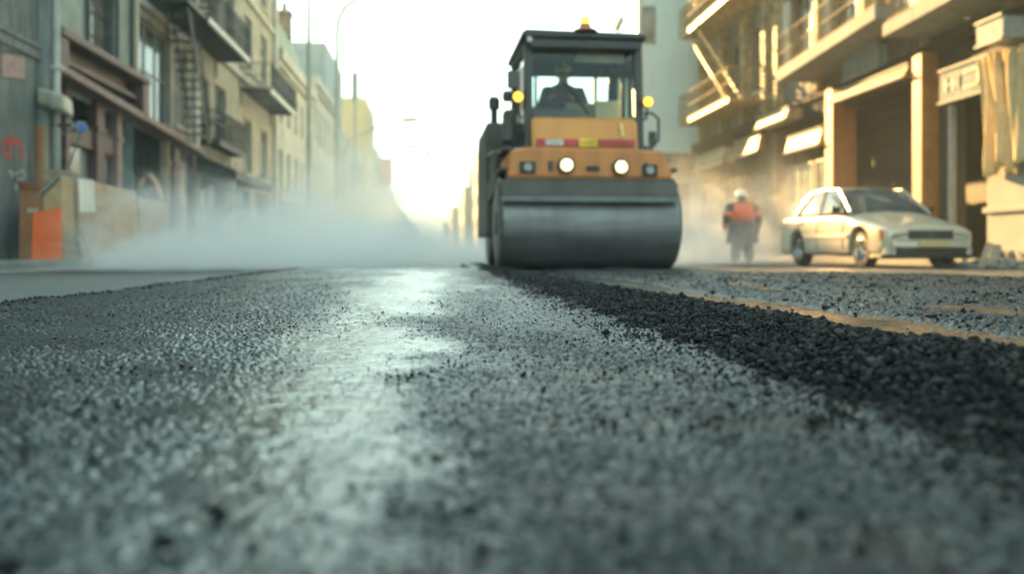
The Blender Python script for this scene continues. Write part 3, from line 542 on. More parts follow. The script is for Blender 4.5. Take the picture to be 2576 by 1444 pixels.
# drape
vs = []; fs = []; nu, nv = 40, 16
for j in range(nv+1):
    f = j/nv; z = 4.2-2.1*f
    for i in range(nu+1):
        u = i/nu; y = 15.7+(1.45*u)*(1-.25*f*u)+.05*math.sin(f*5+u*3); vs.append((11.02+.09*math.sin(u*17+f*2.2)*(.4+f)+.05*math.sin(u*41), y, z-.35*f*abs(math.sin(u*5.2))))
for j in range(nv):
    for i in range(nu): a = j*(nu+1)+i; fs.append((a, a+1, a+nu+2, a+nu+1))
mm = MB(); mm.add(vs, fs); o = mm.build('drape', mat('drape_cloth', (.55,.42,.22), .9, var=.2, scale=2.5), smooth=True, tag_=('beige cloth drape hanging in folds at the right edge above the pier', 'drape')); sd = o.modifiers.new('thick', 'SOLIDIFY'); sd.thickness = .012
m = MB(); m.tube([(11.2, 17.9, 8), (11.18, 17.9, 5.9), (11.1, 17.8, 5.4), (11.0, 17.6, 5.15), (11.0, 17.4, 5.1)], .025, 6); m.build('cable', M['galv'], tag_=('grey cable hanging under the right hand balcony', 'cable'))
# --- fire escape house
t = thing('fire_escape_building', 'building behind the golden sunlit fire escape, beside the blank pale wall', 'building', (XR, 33, 0))
rc = [(y, y+1.3, z, z+2.2) for z in (6, 9.6, 13) for y in (29.9, 32.4, 35)]
sh = [(29.7,32.2,.5,3.2), (32.6,35.0,.5,3.2), (35.3,37.2,.5,3.2)]
m = MB(); holed(m, XR, -1, 29.25, 37.6, 0, 17, rc+sh); shell(m, XR, -1, 29.25, 37.6, 0, 17, 12); m.build('wall', mat('grey_brown_render', (.20,.195,.17), .85, var=.25, scale=1.4, bump=.2, streak=.4), t)
for r in rc: window(t, XR, -1, r, M['frame_dark'], M['pane'], 2, 2, sill=M['cream'])
for r in sh: window(t, XR, -1, r, M['frame'], M['pane_pale'], 3, 2)
m = MB(); m.box(11.0, XR-.003, 29.3, 37.5, 4.55, 4.85); m.box(11.2, XR-.003, 29.3, 37.5, 4.35, 4.547); m.build('shop_fascia', M['dark'], t, bevel=.03)  # shade put into this fascia by its near-black colour

for ya in (29.3, 31.4, 34.0, 36.6):
    m = MB(); m.box(11.15, XR-.003, ya, ya+.4, 4.9, 16.9); m.build('pilaster', broken, t, bevel=.02)  # added strips that read as sunlit, glints in their colour
fire_escape(t, XR, -1, 29.6, 35.8, [5.55, 9.1, 12.6], 1.5, glint_iron)
# --- blank party wall, plan narrowing away from the street
t = thing('party_wall_building', 'tall building with blank pale blue green side wall behind the road roller', 'building', (10, 40, 0))
A, Bq, Cq, Dq = (8.9,38.6), (16,38.6), (24,62), (15.2,62)
m = MB(); 
for p, q in ((A,Bq),(Bq,Cq),(Cq,Dq)): m.quad((*p,0),(*q,0),(*q,24),(*p,24))
m.quad((*A,24),(*Bq,24),(*Cq,24),(*Dq,24)); m.quad((*Dq,0),(*A,0),(*A,24),(*Dq,24)); m.build('wall', M['teal_wall'], t)
m = MB(); m.box(8.86, 9.06, 38.42, 38.6, 0, 24); m.box(12.2, 12.3, 38.5, 38.6, 0, 24); m.build('corner_strip', M['white_paint'], t)
m = MB(); m.box(8.4, 11.4, 38.0, 38.58, 4.3, 4.6); m.box(8.5, 11.4, 38.2, 38.58, 3.6, 4.297); m.build('ledge', M['concrete'], t, bevel=.03)
m = MB(); m.box(9.3, 11.2, 38.45, 38.58, .3, 3.3); m.build('shopfront', M['frame'], t)
for z in (9.5, 13):
    for i in range(1):
        m = MB(); m.box(9.1, 9.7, 38.5, 38.58, z, z+1.6); w = m.build('window', M['frame'], t); g = MB(); g.box(9.16, 9.64, 38.485, 38.499, z+.06, z+1.54); g.build('pane', M['pane_pale'], w)
m = MB(); a = [(8.2,36.6,11.6),(8.9,36.6,12.8),(8.95,36.6,12.6),(8.35,36.6,11.35)]; a = [Vector(p) for p in (W(1541,78,35.5), W(1558,44,35.5), W(1571,40,35.5), W(1560,80,35.5))]
m.prism(a, (0,.04,0)); o = m.build('banner', mat('gold_banner', (.7,.55,.25), .8, var=.2, scale=5), tag_=('small golden banner on a bracket from the blank wall, above the cab roof', 'banner'))
q = MB(); q.tube([W(1556, 60, 35.45), (8.88, 38.5, 10.5)], .03, 6); q.tube([W(1556, 84, 35.45), W(1572, 40, 35.45)], .03, 6); q.build('bracket', M['pole'], o, local=True)
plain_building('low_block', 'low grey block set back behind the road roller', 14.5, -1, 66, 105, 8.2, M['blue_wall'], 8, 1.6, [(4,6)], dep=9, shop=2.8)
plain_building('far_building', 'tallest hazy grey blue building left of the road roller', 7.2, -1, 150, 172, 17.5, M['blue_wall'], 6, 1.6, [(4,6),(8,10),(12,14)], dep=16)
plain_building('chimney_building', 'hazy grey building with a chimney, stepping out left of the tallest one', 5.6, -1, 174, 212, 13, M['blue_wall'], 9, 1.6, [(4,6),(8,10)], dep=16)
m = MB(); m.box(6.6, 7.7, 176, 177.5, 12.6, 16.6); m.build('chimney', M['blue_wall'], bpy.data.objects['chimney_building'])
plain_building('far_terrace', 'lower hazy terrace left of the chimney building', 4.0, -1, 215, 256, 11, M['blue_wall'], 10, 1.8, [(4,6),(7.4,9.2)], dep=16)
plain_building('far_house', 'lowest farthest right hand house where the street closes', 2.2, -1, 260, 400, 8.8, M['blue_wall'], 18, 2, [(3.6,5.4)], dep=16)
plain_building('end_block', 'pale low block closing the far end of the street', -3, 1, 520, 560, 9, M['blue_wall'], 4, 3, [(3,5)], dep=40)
# ===== street furniture
def tall_pole(name, label, px, X, top, r, cat, arm=None, head=None):
    d = (px-1288)/F; D = X/(S+d*K); y = D*(K-d*S); t = thing(name, label, cat, (X, y, .135))
    m = MB(); m.tube([(X,y,.135),(X,y,top*.5),(X,y,top)], [r*1.25, r, r*.8], 10); m.build('pole', M['pole'], t, smooth=True)
    m = MB(); m.lathe((X,y,.135), (0,0,1), [(0,r*2.2),(.5,r*2.1),(.9,r*1.3)], 10); m.build('base', M['pole'], t, smooth=True); return t, y
t, y = tall_pole('street_lamp', 'straight grey green lamp column rising out of the frame on the left', 777, -6.6, 13.5, .13, 'street lamp')
m = MB(); m.tube([(-6.6,y,13.5),(-6.6,y,14.3),(-6.2,y,14.9),(-4.6,y,15.2)], .06, 8); m.build('arm', M['pole'], t, smooth=True); m = MB(); m.box(-4.9, -3.9, y-.15, y+.15, 15.1, 15.28); m.build('lamp_head', M['pole'], t, bevel=.05)
t, y = tall_pole('street_lamp', 'slim lamp column whose curved arm leans over the street, second from left', 848, -6.6, 15.0, .17, 'street lamp')
m = MB(); m.tube([(-6.6,y,15),(-6.5,y,15.9),(-6.1,y,16.7),(-5.4,y,17.3),(-4.4,y,17.7)], [.15,.15,.145,.14,.13], 8); m.build('arm', M['pole'], t, smooth=True); m = MB(); m.ball((-3.9,y,17.7), (.6,.2,.13)); m.build('lamp_head', M['pole'], t, smooth=True)
t, y = tall_pole('signal_pole', 'slim pole topped by a dark upright box before the yellow building', 893, -6.6, 13.2, .12, 'pole')
m = MB(); m.box(-6.86, -6.34, y-.2, y+.2, 12.7, 15.0); m.build('top_box', M['pole'], t, bevel=.04)
sigc = mat('signal_yellow', (.35,.24,.03), .5, var=.2, scale=4)
def signal(label, px0, D, zarm, pts, drop, hang):
    p0 = W(px0, 632, D); t = thing('traffic_signal', label, 'traffic signal', (p0.x, p0.y, .13))
    path = [W(a, b_, D) for a, b_ in pts]; m = MB(); m.tube([(p0.x,p0.y,.13),(p0.x,p0.y,path[0].z-1.2)], .1, 8); m.build('pole', M['pole'], t, smooth=True)
    m = MB(); m.tube([(p0.x,p0.y,path[0].z-1.2)]+path, .085, 6); m.build('mast_arm', sigc, t, smooth=True)
    e = path[-1]; q = MB(); q.tube([e, e-Vector((0,0,drop))], .05, 6); q.tube([path[-2]+Vector((-.5,0,.0)), path[-2]+Vector((.5,0,.06))], .16, 8); q.build('hanger', sigc, t)
    m = MB(); (m.box(e.x-.16, e.x+.16, e.y-.16, e.y+.16, e.z-drop-hang, e.z-drop) if hang > .6 else m.hexa([(e.x-.45,e.y-.2,e.z-drop-.3),(e.x+.1,e.y-.2,e.z-drop-.12),(e.x+.1,e.y+.2,e.z-drop-.12),(e.x-.45,e.y+.2,e.z-drop-.3),(e.x-.35,e.y-.2,e.z-drop-.12),(e.x+.2,e.y-.2,e.z-drop+.04),(e.x+.2,e.y+.2,e.z-drop+.04),(e.x-.35,e.y+.2,e.z-drop-.12)])); m.build('signal_head', sigc if hang <= .6 else M['pole'], t, bevel=.03)
signal('traffic signal on the higher curved mast arm over the street', 862, 62, 9, [(880,350),(915,335),(945,323),(985,309),(1030,303),(1068,299)], .45, .4)
signal('traffic signal hanging upright from the lower, farther mast arm', 905, 84, 9, [(925,384),(960,376),(1005,373),(1040,370),(1077,367)], .2, 1.0)
# ===== site clutter on the left pavement
GZ = .138
def sheetbox(name, label, cat, x0, x1, y0, y1, z0, z1, m_, bev=.006, **k): m = MB(); m.box(x0, x1, y0, y1, z0, z1); return m.build(name, m_, bevel=bev, tag_=(label, cat), **k)
m = MB(); m.hexa([(-6.53,17.75,GZ),(-6.50,17.75,GZ),(-6.50,20.25,GZ),(-6.53,20.25,GZ),(-6.63,17.75,1.64),(-6.60,17.75,1.64),(-6.60,20.25,1.60),(-6.63,20.25,1.60)]); m.build('plywood_board', M['ply'], tag_=('large tan plywood board leaning upright on the kerb right of the white topped one', 'board'))
m = MB(); m.hexa([(-6.55,20.4,GZ),(-6.52,20.4,GZ),(-6.52,22.6,GZ),(-6.55,22.6,GZ),(-6.63,20.4,1.50),(-6.60,20.4,1.50),(-6.60,22.6,1.47),(-6.63,22.6,1.47)]); m.build('plywood_board', mat('plywood_pale', (.40,.33,.25), .8, var=.15, scale=2), tag_=('lower plywood board at the right end of the row, half lost in steam', 'board'))
m = MB(); m.hexa([(-6.52,16.95,GZ),(-6.48,16.95,GZ),(-6.46,17.68,GZ),(-6.50,17.68,GZ),(-6.60,16.95,1.60),(-6.56,16.95,1.60),(-6.54,17.68,1.62),(-6.58,17.68,1.62)]); o = m.build('plywood_board', M['wood'], tag_=('narrow brown board with a white sheet hung over its upper half', 'board'))
m = MB(); m.hexa([(-6.555,16.97,.95),(-6.525,16.97,.95),(-6.50,17.66,.78),(-6.53,17.66,.78),(-6.61,16.97,1.62),(-6.55,16.97,1.63),(-6.53,17.66,1.65),(-6.59,17.66,1.64)]); m.build('white_sheet', M['white_paint'], o, local=True)
t = thing('cardboard_box', 'tall tan carton with torn slanting top beside the orange panel', 'carton', (-6.76, 16.75, GZ))
m = MB(); m.hexa([(-6.95,16.4,GZ),(-6.58,16.4,GZ),(-6.58,17.0,GZ),(-6.95,17.0,GZ),(-6.95,16.4,1.25),(-6.62,16.4,1.60),(-6.62,17.0,1.62),(-6.95,17.0,1.30)]); m.build('carton', M['card'], t, bevel=.01)
m = MB(); m.hexa([(-7.12,16.38,1.20),(-7.1,16.38,1.17),(-7.1,17,1.2),(-7.12,17,1.23),(-6.66,16.38,1.64),(-6.64,16.38,1.61),(-6.64,17,1.63),(-6.66,17,1.66)]); m.build('flap', mat('green_flap', (.20,.26,.22), .8), t)
m = MB(); m.box(-6.579, -6.572, 16.45, 16.95, .22, .62); m.build('label', M['card'], t)
m = MB()
for y in (16.48, 16.64, 16.82):
    for z in (.26, .40, .52): m.box(-6.572, -6.566, y, y+.1, z, z+.08)
m.build('print', mat('teal_print', (.16,.27,.27), .7), t)
m = MB(); m.box(-7.0, -6.6, 16.385, 16.399, .86, .98); m.build('tape', M['white_paint'], t)
t = thing('cardboard_box', 'reddish brown carton next to the grey concrete corner', 'carton', (-7.15, 16.7, GZ))
m = MB(); m.box(-7.34, -6.97, 16.4, 17.0, GZ, 1.36); m.build('carton', M['card_dark'], t, bevel=.01)
m = MB(); m.box(-7.2, -7.02, 16.39, 16.399, .98, 1.05); m.build('tape', M['cream'], t); m = MB(); m.hexa([(-7.33,16.4,1.362),(-6.98,16.4,1.362),(-6.98,16.42,1.362),(-7.33,16.42,1.362),(-7.33,16.25,1.5),(-6.98,16.25,1.5),(-6.98,16.27,1.5),(-7.33,16.27,1.5)]); m.build('flap', M['card_dark'], t)
m = MB(); m.hexa([(-7.06,16.22,GZ),(-6.56,16.22,GZ),(-6.56,16.26,GZ),(-7.06,16.26,GZ),(-7.08,16.33,.98),(-6.60,16.33,1.05),(-6.60,16.37,1.05),(-7.08,16.37,.98)]); m.build('orange_panel', M['orange'], bevel=.008, tag_=('bright orange panel propped against the cartons', 'panel'))
sheetbox('cardboard_box', 'plain carton standing behind the boards under the small wooden crate', 'carton', -7.35, -6.75, 17.25, 17.95, GZ, 1.58, M['card_dark'])
t = thing('crate', 'small open wooden crate on top of the carton behind the boards', 'crate', (-7.02, 17.5, 1.58))
m = MB(); m.box(-7.24, -6.80, 17.3, 17.33, 1.583, 1.78); m.box(-7.24, -6.80, 17.67, 17.7, 1.583, 1.78); m.box(-7.24, -7.21, 17.33, 17.67, 1.583, 1.78); m.box(-6.83, -6.80, 17.33, 17.67, 1.583, 1.78); m.box(-7.21, -6.83, 17.33, 17.67, 1.583, 1.60); m.build('box', M['wood'], t)
m = MB(); m.box(-7.28, -6.76, 17.27, 17.29, 1.72, 1.80); m.box(-7.28, -6.76, 17.71, 17.73, 1.72, 1.80); m.box(-6.79, -6.76, 17.29, 17.71, 1.72, 1.80); m.build('rim', M['wood'], t)
m = MB(); a, b_ = W(212,598,16.0), W(236,668,15.0); m.tube([b_, a], [.03,.05], 6); m.tube([b_+Vector((-.09,.02,.0)), a+Vector((-.1,0,0))], .045, 6); m.build('prop_stick', M['wood'], tag_=('short wooden prop leaning from the boards down to the gutter', 'prop'))
t = thing('cooling_unit', 'cream rounded box unit fixed high in the maroon shopfront', 'cooling unit', (-7.5, 18.4, 2.9))
m = MB(); p = [W(92,219,17.2), W(160,237,17.0), W(163,283,17.0), W(92,262,17.2)]; m.prism([q+Vector((0,.0,.0)) for q in p], (-.12,.75,0)); m.build('casing', M['cream'], t, bevel=.07)
m = MB(); m.prism([W(128,232,16.93), W(131,233,16.93), W(131,274,16.93), W(128,273,16.93)], (0,.02,0)); m.build('seam', M['frame'], t); m = MB(); m.box(-7.95, -7.2, 18.3, 18.36, 2.75, 2.82); m.build('bracket', M['frame_dark'], t)
c = W(202,322,17.2); t = thing('work_lamp', 'round work lamp with blue face on a thin leaning pole', 'work lamp', (c.x, c.y, GZ))
ax = Vector((.75,-.6,.1)); m = MB(); m.lathe(c, ax, [(-.22,.05),(-.1,.07),(.03,.12),(.05,.12)], 20); m.build('head', M['frame'], t, smooth=True); m = MB(); m.lathe(c+ax.normalized()*.052, ax, [(0,.105),(.01,.09),(.015,.04)], 20); m.build('lens', mat('blue_face', (.04,.13,.34), .3), t, smooth=True)
m = MB(); m.tube([c-ax.normalized()*.2, W(165,285,17.6), W(95,268,17.9)], .018, 6); m.tube([c-ax.normalized()*.2, W(150,338,17.7), W(95,333,17.9)], .018, 6); m.build('bracket_arm', M['galv'], t); m = MB(); m.tube([c-Vector((0,0,.1)), W(172,425,17.5), Vector((W(172,425,17.5).x-.1, W(172,425,17.5).y, GZ))], .02, 6); m.build('pole', M['galv'], t)
for i, (px, r, col, lb) in enumerate(((93,.05,'card_dark','left thin reddish brown pipe of three standing by the grey corner'),(103,.075,'orange_post','thick orange brown pipe, middle of three standing by the grey corner'),(114,.05,'wood','right hand brown pipe of three standing by the grey corner'))):
    q = W(px, 460, 17.3); m = MB(); m.tube([(q.x,q.y,GZ),(q.x,q.y,2.6),(q.x,q.y,2.72)], r, 10); m.lathe((q.x,q.y,1.5),(0,0,1),[(0,r),(.01,r*1.25),(.07,r*1.25),(.08,r)],10); m.build('pipe', M[col], smooth=True, tag_=(lb, 'pipe', 'pipes standing by the grey corner'))
m = MB(); m.tube([W(352,470,22.5), W(362,446,22.5), W(378,443,22.4), W(392,462,22.3), W(402,492,22.2), W(408,520,22.2)], [.05,.06,.07,.07,.07,.06], 10); m.build('hose', mat('hose', (.55,.42,.36), .5, scale=8, col2=(.7,.25,.12)), smooth=True, tag_=('curved pale and orange hose looping over behind the plywood boards', 'hose'))
t = thing('drum_barrel', 'dark blue barrel standing behind the plywood boards under the hose', 'barrel', (W(368,480,23).x, W(368,480,23).y, GZ)); c = t.location
m = MB(); m.lathe(c, (0,0,1), [(0,.24),(.02,.26),(.45,.26),(.47,.275),(.5,.26),(.95,.26),(.97,.275),(1.0,.26),(1.5,.26),(1.52,.24)], 20); m.build('body', mat('blue_drum', (.04,.06,.11), .5), t, smooth=True); m = MB(); m.lathe(c+Vector((0,0,1.52)), (0,0,1), [(0,.2),(.03,.2),(.04,.06),(.12,.05)], 16); m.build('cap', M['frame'], t, smooth=True)
# ===== debris by the right kerb
for i, (a, b_, w_, lb) in enumerate((((2462,694,14.6),(2484,612,15.6),.10,'leftmost of three planks leaning by the right kerb beside the car'),((2484,694,14.6),(2500,616,15.6),.13,'middle of three planks leaning by the right kerb beside the car'),((2500,696,14.6),(2512,620,15.6),.07,'rightmost of three planks leaning by the right kerb beside the car'))):
    p, q = W(*a), W(*b_); p.z = .02; m = MB(); d = Vector((w_,0,0)); m.prism([p, p+d, q+d, q], (0,.035,.01)); m.build('plank', M['wood'], tag_=(lb, 'plank', 'planks leaning by the right kerb'))
n = 260; x = 8.75+1.5*rng.random(n); y = 13.3+1.6*rng.random(n); rad = rng.gamma(3,.02,n); z = rad*.5+np.where(x > 9.9, .14, 0)+.12*rng.random(n)*np.clip((x-9)/1,0,1)
RUB = mat('rubble', (.22,.20,.17), .85, scale=9, var=.5); scatter('rubble', np.stack([x, y, z], 1), rad, RUB, 1, 'heap of broken stone and rubble by the right kerb')
# ===== road roller
yel = mat('roller_orange', (.50,.155,.018), .45, var=.15, scale=2.5, coat=.1, streak=.3, col2=(.56,.18,.025)); yel2 = mat('roller_yellow', (.58,.22,.03), .42, var=.12, scale=2, coat=.12, streak=.12)
steel = mat('drum_steel', (.19,.182,.175), .48, .75, var=.35, scale=1.6, stretch=(.5,5,5), streak=.2, bump=.05, bscale=25); blk = mat('roller_black', (.028,.022,.018), .45, var=.4, scale=4)
grey = mat('roller_grey', (.085,.068,.057), .55, .1, var=.3, scale=3, streak=.3); rubber = mat('rubber', (.02,.02,.02), .7)
RX, RY, RZ = 1.665, 9.25, MATZ+.004
t = thing('road_roller', 'orange road roller with wide steel front drum, black cab and lit headlamps', 'road roller', (RX, RY, RZ), math.radians(1.2))
def part(mb, name, m_, par=None, **k): return mb.build(name, m_, par or t, local=True, **k)
def capd(mb, x0, x1, yc, zc, r):
    mb.lathe((x0, yc, zc), (1,0,0), [(0,r-.05),(.012,r-.018),(.035,r),(x1-x0-.035,r),(x1-x0-.012,r-.018),(x1-x0,r-.05)], 96)
m = MB(); capd(m, -.985, .985, .52, .5, .5); dr = part(m, 'front_drum', steel, smooth=True); m = MB(); m.lathe((-1.0,.52,.5),(1,0,0),[(0,.13),(2.0,.13)],20); part(m, 'axle_hub', blk, dr)
m = MB(); capd(m, -.84, .84, 3.55, .5, .5); part(m, 'rear_drum', steel, smooth=True)
m = MB(); m.box(-.985,.90,-.045,.06,.775,.925); m.box(-.95,.88,-.03,.09,.925,.948); part(m, 'scraper_beam', grey, bevel=.012)
m = MB(); m.prism([(-.975,-.05,.715),(-.975,.02,.715),(-.975,.03,.772),(-.975,-.07,.772)], (1.9,0,0)); part(m, 'scraper_blade', M['galv'])
m = MB()
m.box(-.97,.95,.12,1.28,1.053,1.09); part(m, 'yoke', grey, bevel=.01)
for x in (-.99, .93): m = MB(); m.prism([(x,.62,.92),(x,1.3,.80),(x,1.3,1.05),(x,.62,1.05)], (.06,0,0)); part(m, 'yoke_arm', grey, bevel=.01)
# lower orange hood with sloping shoulders
m = MB(); m.prism([(-.91,.10,.965),(.89,.10,.965),(.88,.10,1.05),(.77,.10,1.28),(-.62,.10,1.305),(-.80,.10,1.285),(-.88,.10,1.25)], (0,.2,0)); m.prism([(-.90,.301,1.10),(.87,.301,1.10),(.77,.301,1.28),(-.62,.301,1.305),(-.80,.301,1.285),(-.88,.301,1.25)], (0,1.0,0)); hd = part(m, 'front_hood', yel, bevel=.035)
m = MB(); m.box(-.92,.90,.07,.22,.950,.972); part(m, 'hood_edge', blk, hd)
lampw = mat('headlight_glow', (.9,.85,.7), .3, emit=(1,.72,.32), estr=.16); lens = mat('dull_lens', (.25,.25,.22), .2); amb = mat('amber_glow', (.9,.35,.03), .3, emit=(1,.38,.03), estr=.30)
for x, z in ((-.28,1.105),(.31,1.09)):
    m = MB(); m.lathe((x,.105,z),(0,-1,0),[(0,.095),(.05,.092),(.06,.078)],24); h = part(m,'headlight', grey, hd, smooth=True); m = MB(); m.lathe((x,.04,z),(0,-1,0),[(0,.064),(.015,.056),(.025,.03)],24); part(m,'glow', lampw, h, smooth=True) if False else part(m,'headlight_lens', lampw, hd, smooth=True)
for x, z in ((-.69,1.08),(.63,1.06)):
    m = MB(); m.box(x-.085,x+.085,.075,.098,z-.065,z+.065); h = part(m,'side_lamp', M['brown'], hd, bevel=.01); m = MB(); m.lathe((x,.074,z),(0,-1,0),[(0,.048),(.02,.04)],16); part(m,'side_lamp_lens', lens, hd, smooth=True)
m = MB(); m.box(-.06,.08,.08,.098,1.05,1.10); part(m,'number_plate', M['brown'], hd); 
for x in (-.47,-.44,.25,.58): m = MB(); m.box(x,x+.02,.085,.099,1.04,1.15); part(m,'grille_slot', blk, hd)
# upper panel under the windscreen
m = MB(); m.prism([(-.545,.84,1.345),(.70,.84,1.345),(.70,.90,1.70),(.66,.93,1.745),(-.51,.93,1.745),(-.545,.90,1.70)], (0,.5,0)); ph = part(m, 'upper_panel', yel2, bevel=.03)
m = MB(); m.box(-.92,.82,.55,1.2,1.308,1.34); m.box(-.70,-.62,.42,.5,1.28,1.36); m.box(.68,.76,.42,.5,1.28,1.36); part(m, 'deck', blk, bevel=.008)
m = MB(); m.box(-.50,.655,.826,.838,1.40,1.48); part(m,'stripe', mat('red_stripe', (.42,.035,.03), .5), ph); m = MB(); m.box(-.39,-.19,.820,.8255,1.408,1.472); part(m,'name_label', mat('label_white', (.6,.55,.48), .6), ph)
m = MB(); x = -.375
for wd, hh in ((.018,.04),(.008,.04),(.02,.04),(.018,.03),(.02,.04),(.018,.03)): m.box(x,x+wd*.35,.817,.8199,1.42,1.42+hh); m.box(x,x+wd,.817,.8199,1.42+hh-.009,1.42+hh); x += wd+.012
part(m,'lettering', M['maroon'], ph); m = MB(); m.box(-.0,.21,.819,.8255,1.395,1.485); part(m,'sticker', mat('yellow_sticker', (.75,.48,.03), .5), ph); m = MB()
for i in range(6): m.box(.02+i*.03,.04+i*.03,.816,.8189,1.425,1.455-.01*(i % 2))
part(m,'sticker_print', yel, ph); m = MB(); m.prism([(.50,.861,1.52),(.53,.861,1.52),(.515,.880,1.67),(.485,.880,1.67)], (0,-.006,0)); part(m,'painted_highlight', mat('pale_highlight', (.75,.55,.2), .4), ph)  # pale strip stands in for a highlight on the upper panel
# cab
CX0, CX1, CY0, CY1, CZ0, CZ1 = -.61, .80, .98, 2.55, 1.345, 2.66
m = MB(); q = .10
for x0 in (CX0, CX1-q): 
    m.hexa([(x0,CY0,CZ0),(x0+q,CY0,CZ0),(x0+q,CY0+.11,CZ0),(x0,CY0+.11,CZ0),(x0,CY0+.10,CZ1),(x0+q,CY0+.10,CZ1),(x0+q,CY0+.2,CZ1),(x0,CY0+.2,CZ1)])
    m.box(x0,x0+q,CY1-.1,CY1,CZ0,CZ1); m.box(x0+.03,x0+q-.03,1.85,1.90,CZ0,CZ1); m.box(x0,x0+q,CY0+.15,CY1-.1,CZ0,1.62); m.box(x0,x0+q,CY0+.2,CY1-.1,CZ1-.09,CZ1)
m.box(CX0+q,CX1-q,CY1-.08,CY1,CZ0,1.86); m.box(CX0+q,CX1-q,CY1-.08,CY1,CZ1-.14,CZ1); m.box(CX0+q,CX1-q,CY0+.09,CY0+.17,CZ1-.09,CZ1); m.box(CX0+q,CX1-q,CY0+.12,CY1-.08,CZ0,CZ0+.06); cab = part(m,'cab_frame', blk, bevel=.012)
m = MB(); m.prism([(CX0-.04,CY0-.02,CZ1+.003),(CX1+.03,CY0-.02,CZ1+.003),(CX1+.03,CY0-.02,CZ1+.07),(CX1-.03,CY0-.02,CZ1+.09),(CX0+.02,CY0-.02,CZ1+.11),(CX0-.04,CY0-.02,CZ1+.08)], (0,1.68,0)); part(m,'roof', blk, bevel=.03)
m = MB(); m.box(CX0+.06,CX1-.05,CY0+.0,CY0+.06,CZ1-.10,CZ1); part(m,'visor', blk, bevel=.01)
m = MB(); m.quad((CX0+q-.01,CY0+.05,1.73),(CX1-q+.01,CY0+.05,1.73),(CX1-q+.01,CY0+.13,CZ1-.08),(CX0+q-.01,CY0+.13,CZ1-.08)); o = part(m,'windscreen', M['clear'])
m = MB(); m.quad((CX0+q,CY1-.05,1.86),(CX1-q,CY1-.05,1.86),(CX1-q,CY1-.05,CZ1-.14),(CX0+q,CY1-.05,CZ1-.14)); part(m,'rear_window', M['clear'])
for x in (CX0+.04, CX1-.04): m = MB(); m.quad((x,CY0+.15,1.62),(x,CY1-.1,1.62),(x,CY1-.1,CZ1-.09),(x,CY0+.22,CZ1-.09)); part(m,'side_window', M['clear'])
m = MB(); m.box(.02,.62,1.2,1.24,2.44,2.56); part(m,'sun_visor', mat('beige_visor', (.32,.24,.15), .8), bevel=.01)
m = MB(); m.box(.50,.55,CY1-.07,CY1-.02,1.86,CZ1-.14); m.box(-.30,-.26,CY1-.07,CY1-.03,1.86,CZ1-.14); m.box(-.26,.50,CY1-.065,CY1-.04,2.02,2.05); part(m,'rear_bar', blk)
m = MB(); m.tube([(.15,CY0+.04,1.80),(-.15,CY0+.085,2.2)], .012, 6); m.box(-.16,-.14,CY0+.06,CY0+.075,2.05,2.4); part(m,'wiper', blk)
# interior
m = MB(); m.prism([(CX0+.1,1.15,1.48),(CX0+.1,1.15,1.86),(CX0+.1,1.3,1.92),(CX0+.1,1.5,1.86),(CX0+.1,1.5,1.48)], (.55,0,0)); part(m,'dashboard', grey, bevel=.02)
m = MB(); m.box(-.1,.36,1.2,1.32,1.6,1.96); part(m,'console', mat('beige_console', (.20,.15,.09), .7), bevel=.02); m = MB(); m.box(.24,.56,1.12,1.2,1.6,1.98); part(m,'clipboard', mat('tan_board', (.5,.38,.22), .7), bevel=.02)
m = MB(); c = Vector((-.1,1.52,2.0)); ring = [c+Vector((.2*math.cos(a),.2*math.sin(a)*.6,.2*math.sin(a)*.75)) for a in [2*math.pi*k/20 for k in range(21)]]; m.tube(ring, .016, 6, caps=False); m.tube([c, c+Vector((0,-.2,-.35))], .03, 8); m.tube([ring[0], ring[10]], .012, 6); part(m,'steering_wheel', blk)
m = MB(); m.box(-.22,.26,1.75,2.2,1.5,1.72); m.hexa([(-.17,2.17,1.72),(.17,2.17,1.72),(.17,2.29,1.72),(-.17,2.29,1.72),(-.12,2.27,2.12),(.12,2.27,2.12),(.12,2.36,2.12),(-.12,2.36,2.12)]); part(m,'seat', blk, bevel=.03); m = MB(); m.box(.3,.62,1.6,2.3,1.5,1.95); part(m,'armrest', M['brown'], bevel=.03)
# rear body, exhaust, mirrors, lamps
m = MB(); m.prism([(-.93,2.62,.40),(-.93,4.4,.40),(-.93,4.4,1.7),(-.93,4.2,1.90),(-.93,2.62,1.92)], (1.86,0,0)); rb = part(m,'engine_body', grey, bevel=.03); m = MB()
for i in range(7): m.box(-.6,.6,2.6,2.618,.9+i*.13,.96+i*.13)
part(m,'vent_slats', blk, rb); m = MB(); m.box(-.92,.9,1.25,2.6,.85,1.40); part(m,'chassis', grey, bevel=.02)
m = MB(); m.lathe((-.80,2.9,1.91),(0,0,1),[(0,.05),(.22,.05),(.23,.08),(.36,.08),(.4,.05)],14); part(m,'air_filter', blk, smooth=True); m = MB(); m.box(-.80,-.64,1.5,1.8,1.76,1.92); m.box(-.83,-.70,1.3,1.6,1.5,1.75); m.lathe((-.75,1.6,2.02),(0,0,1),[(0,.06),(.12,.07),(.14,.03)],12); part(m,'tank', grey, bevel=.03)
m = MB(); m.tube([(CX0,1.05,2.03),(CX0-.1,.98,2.04),(CX0-.14,.97,2.08)], .018, 6); m.box(CX0-.21,CX0-.065,.92,.99,2.07,2.27); part(m,'mirror', grey, bevel=.025)
m = MB(); m.tube([(CX1,1.0,1.42),(CX1+.08,.98,1.40),(CX1+.17,.97,1.50),(CX1+.17,.97,1.75),(CX1+.09,.98,1.82),(CX1,1.0,1.80)], .018, 6); m.box(CX1+.05,CX1+.14,.955,.98,1.42,1.60); part(m,'mirror', blk, bevel=.015)
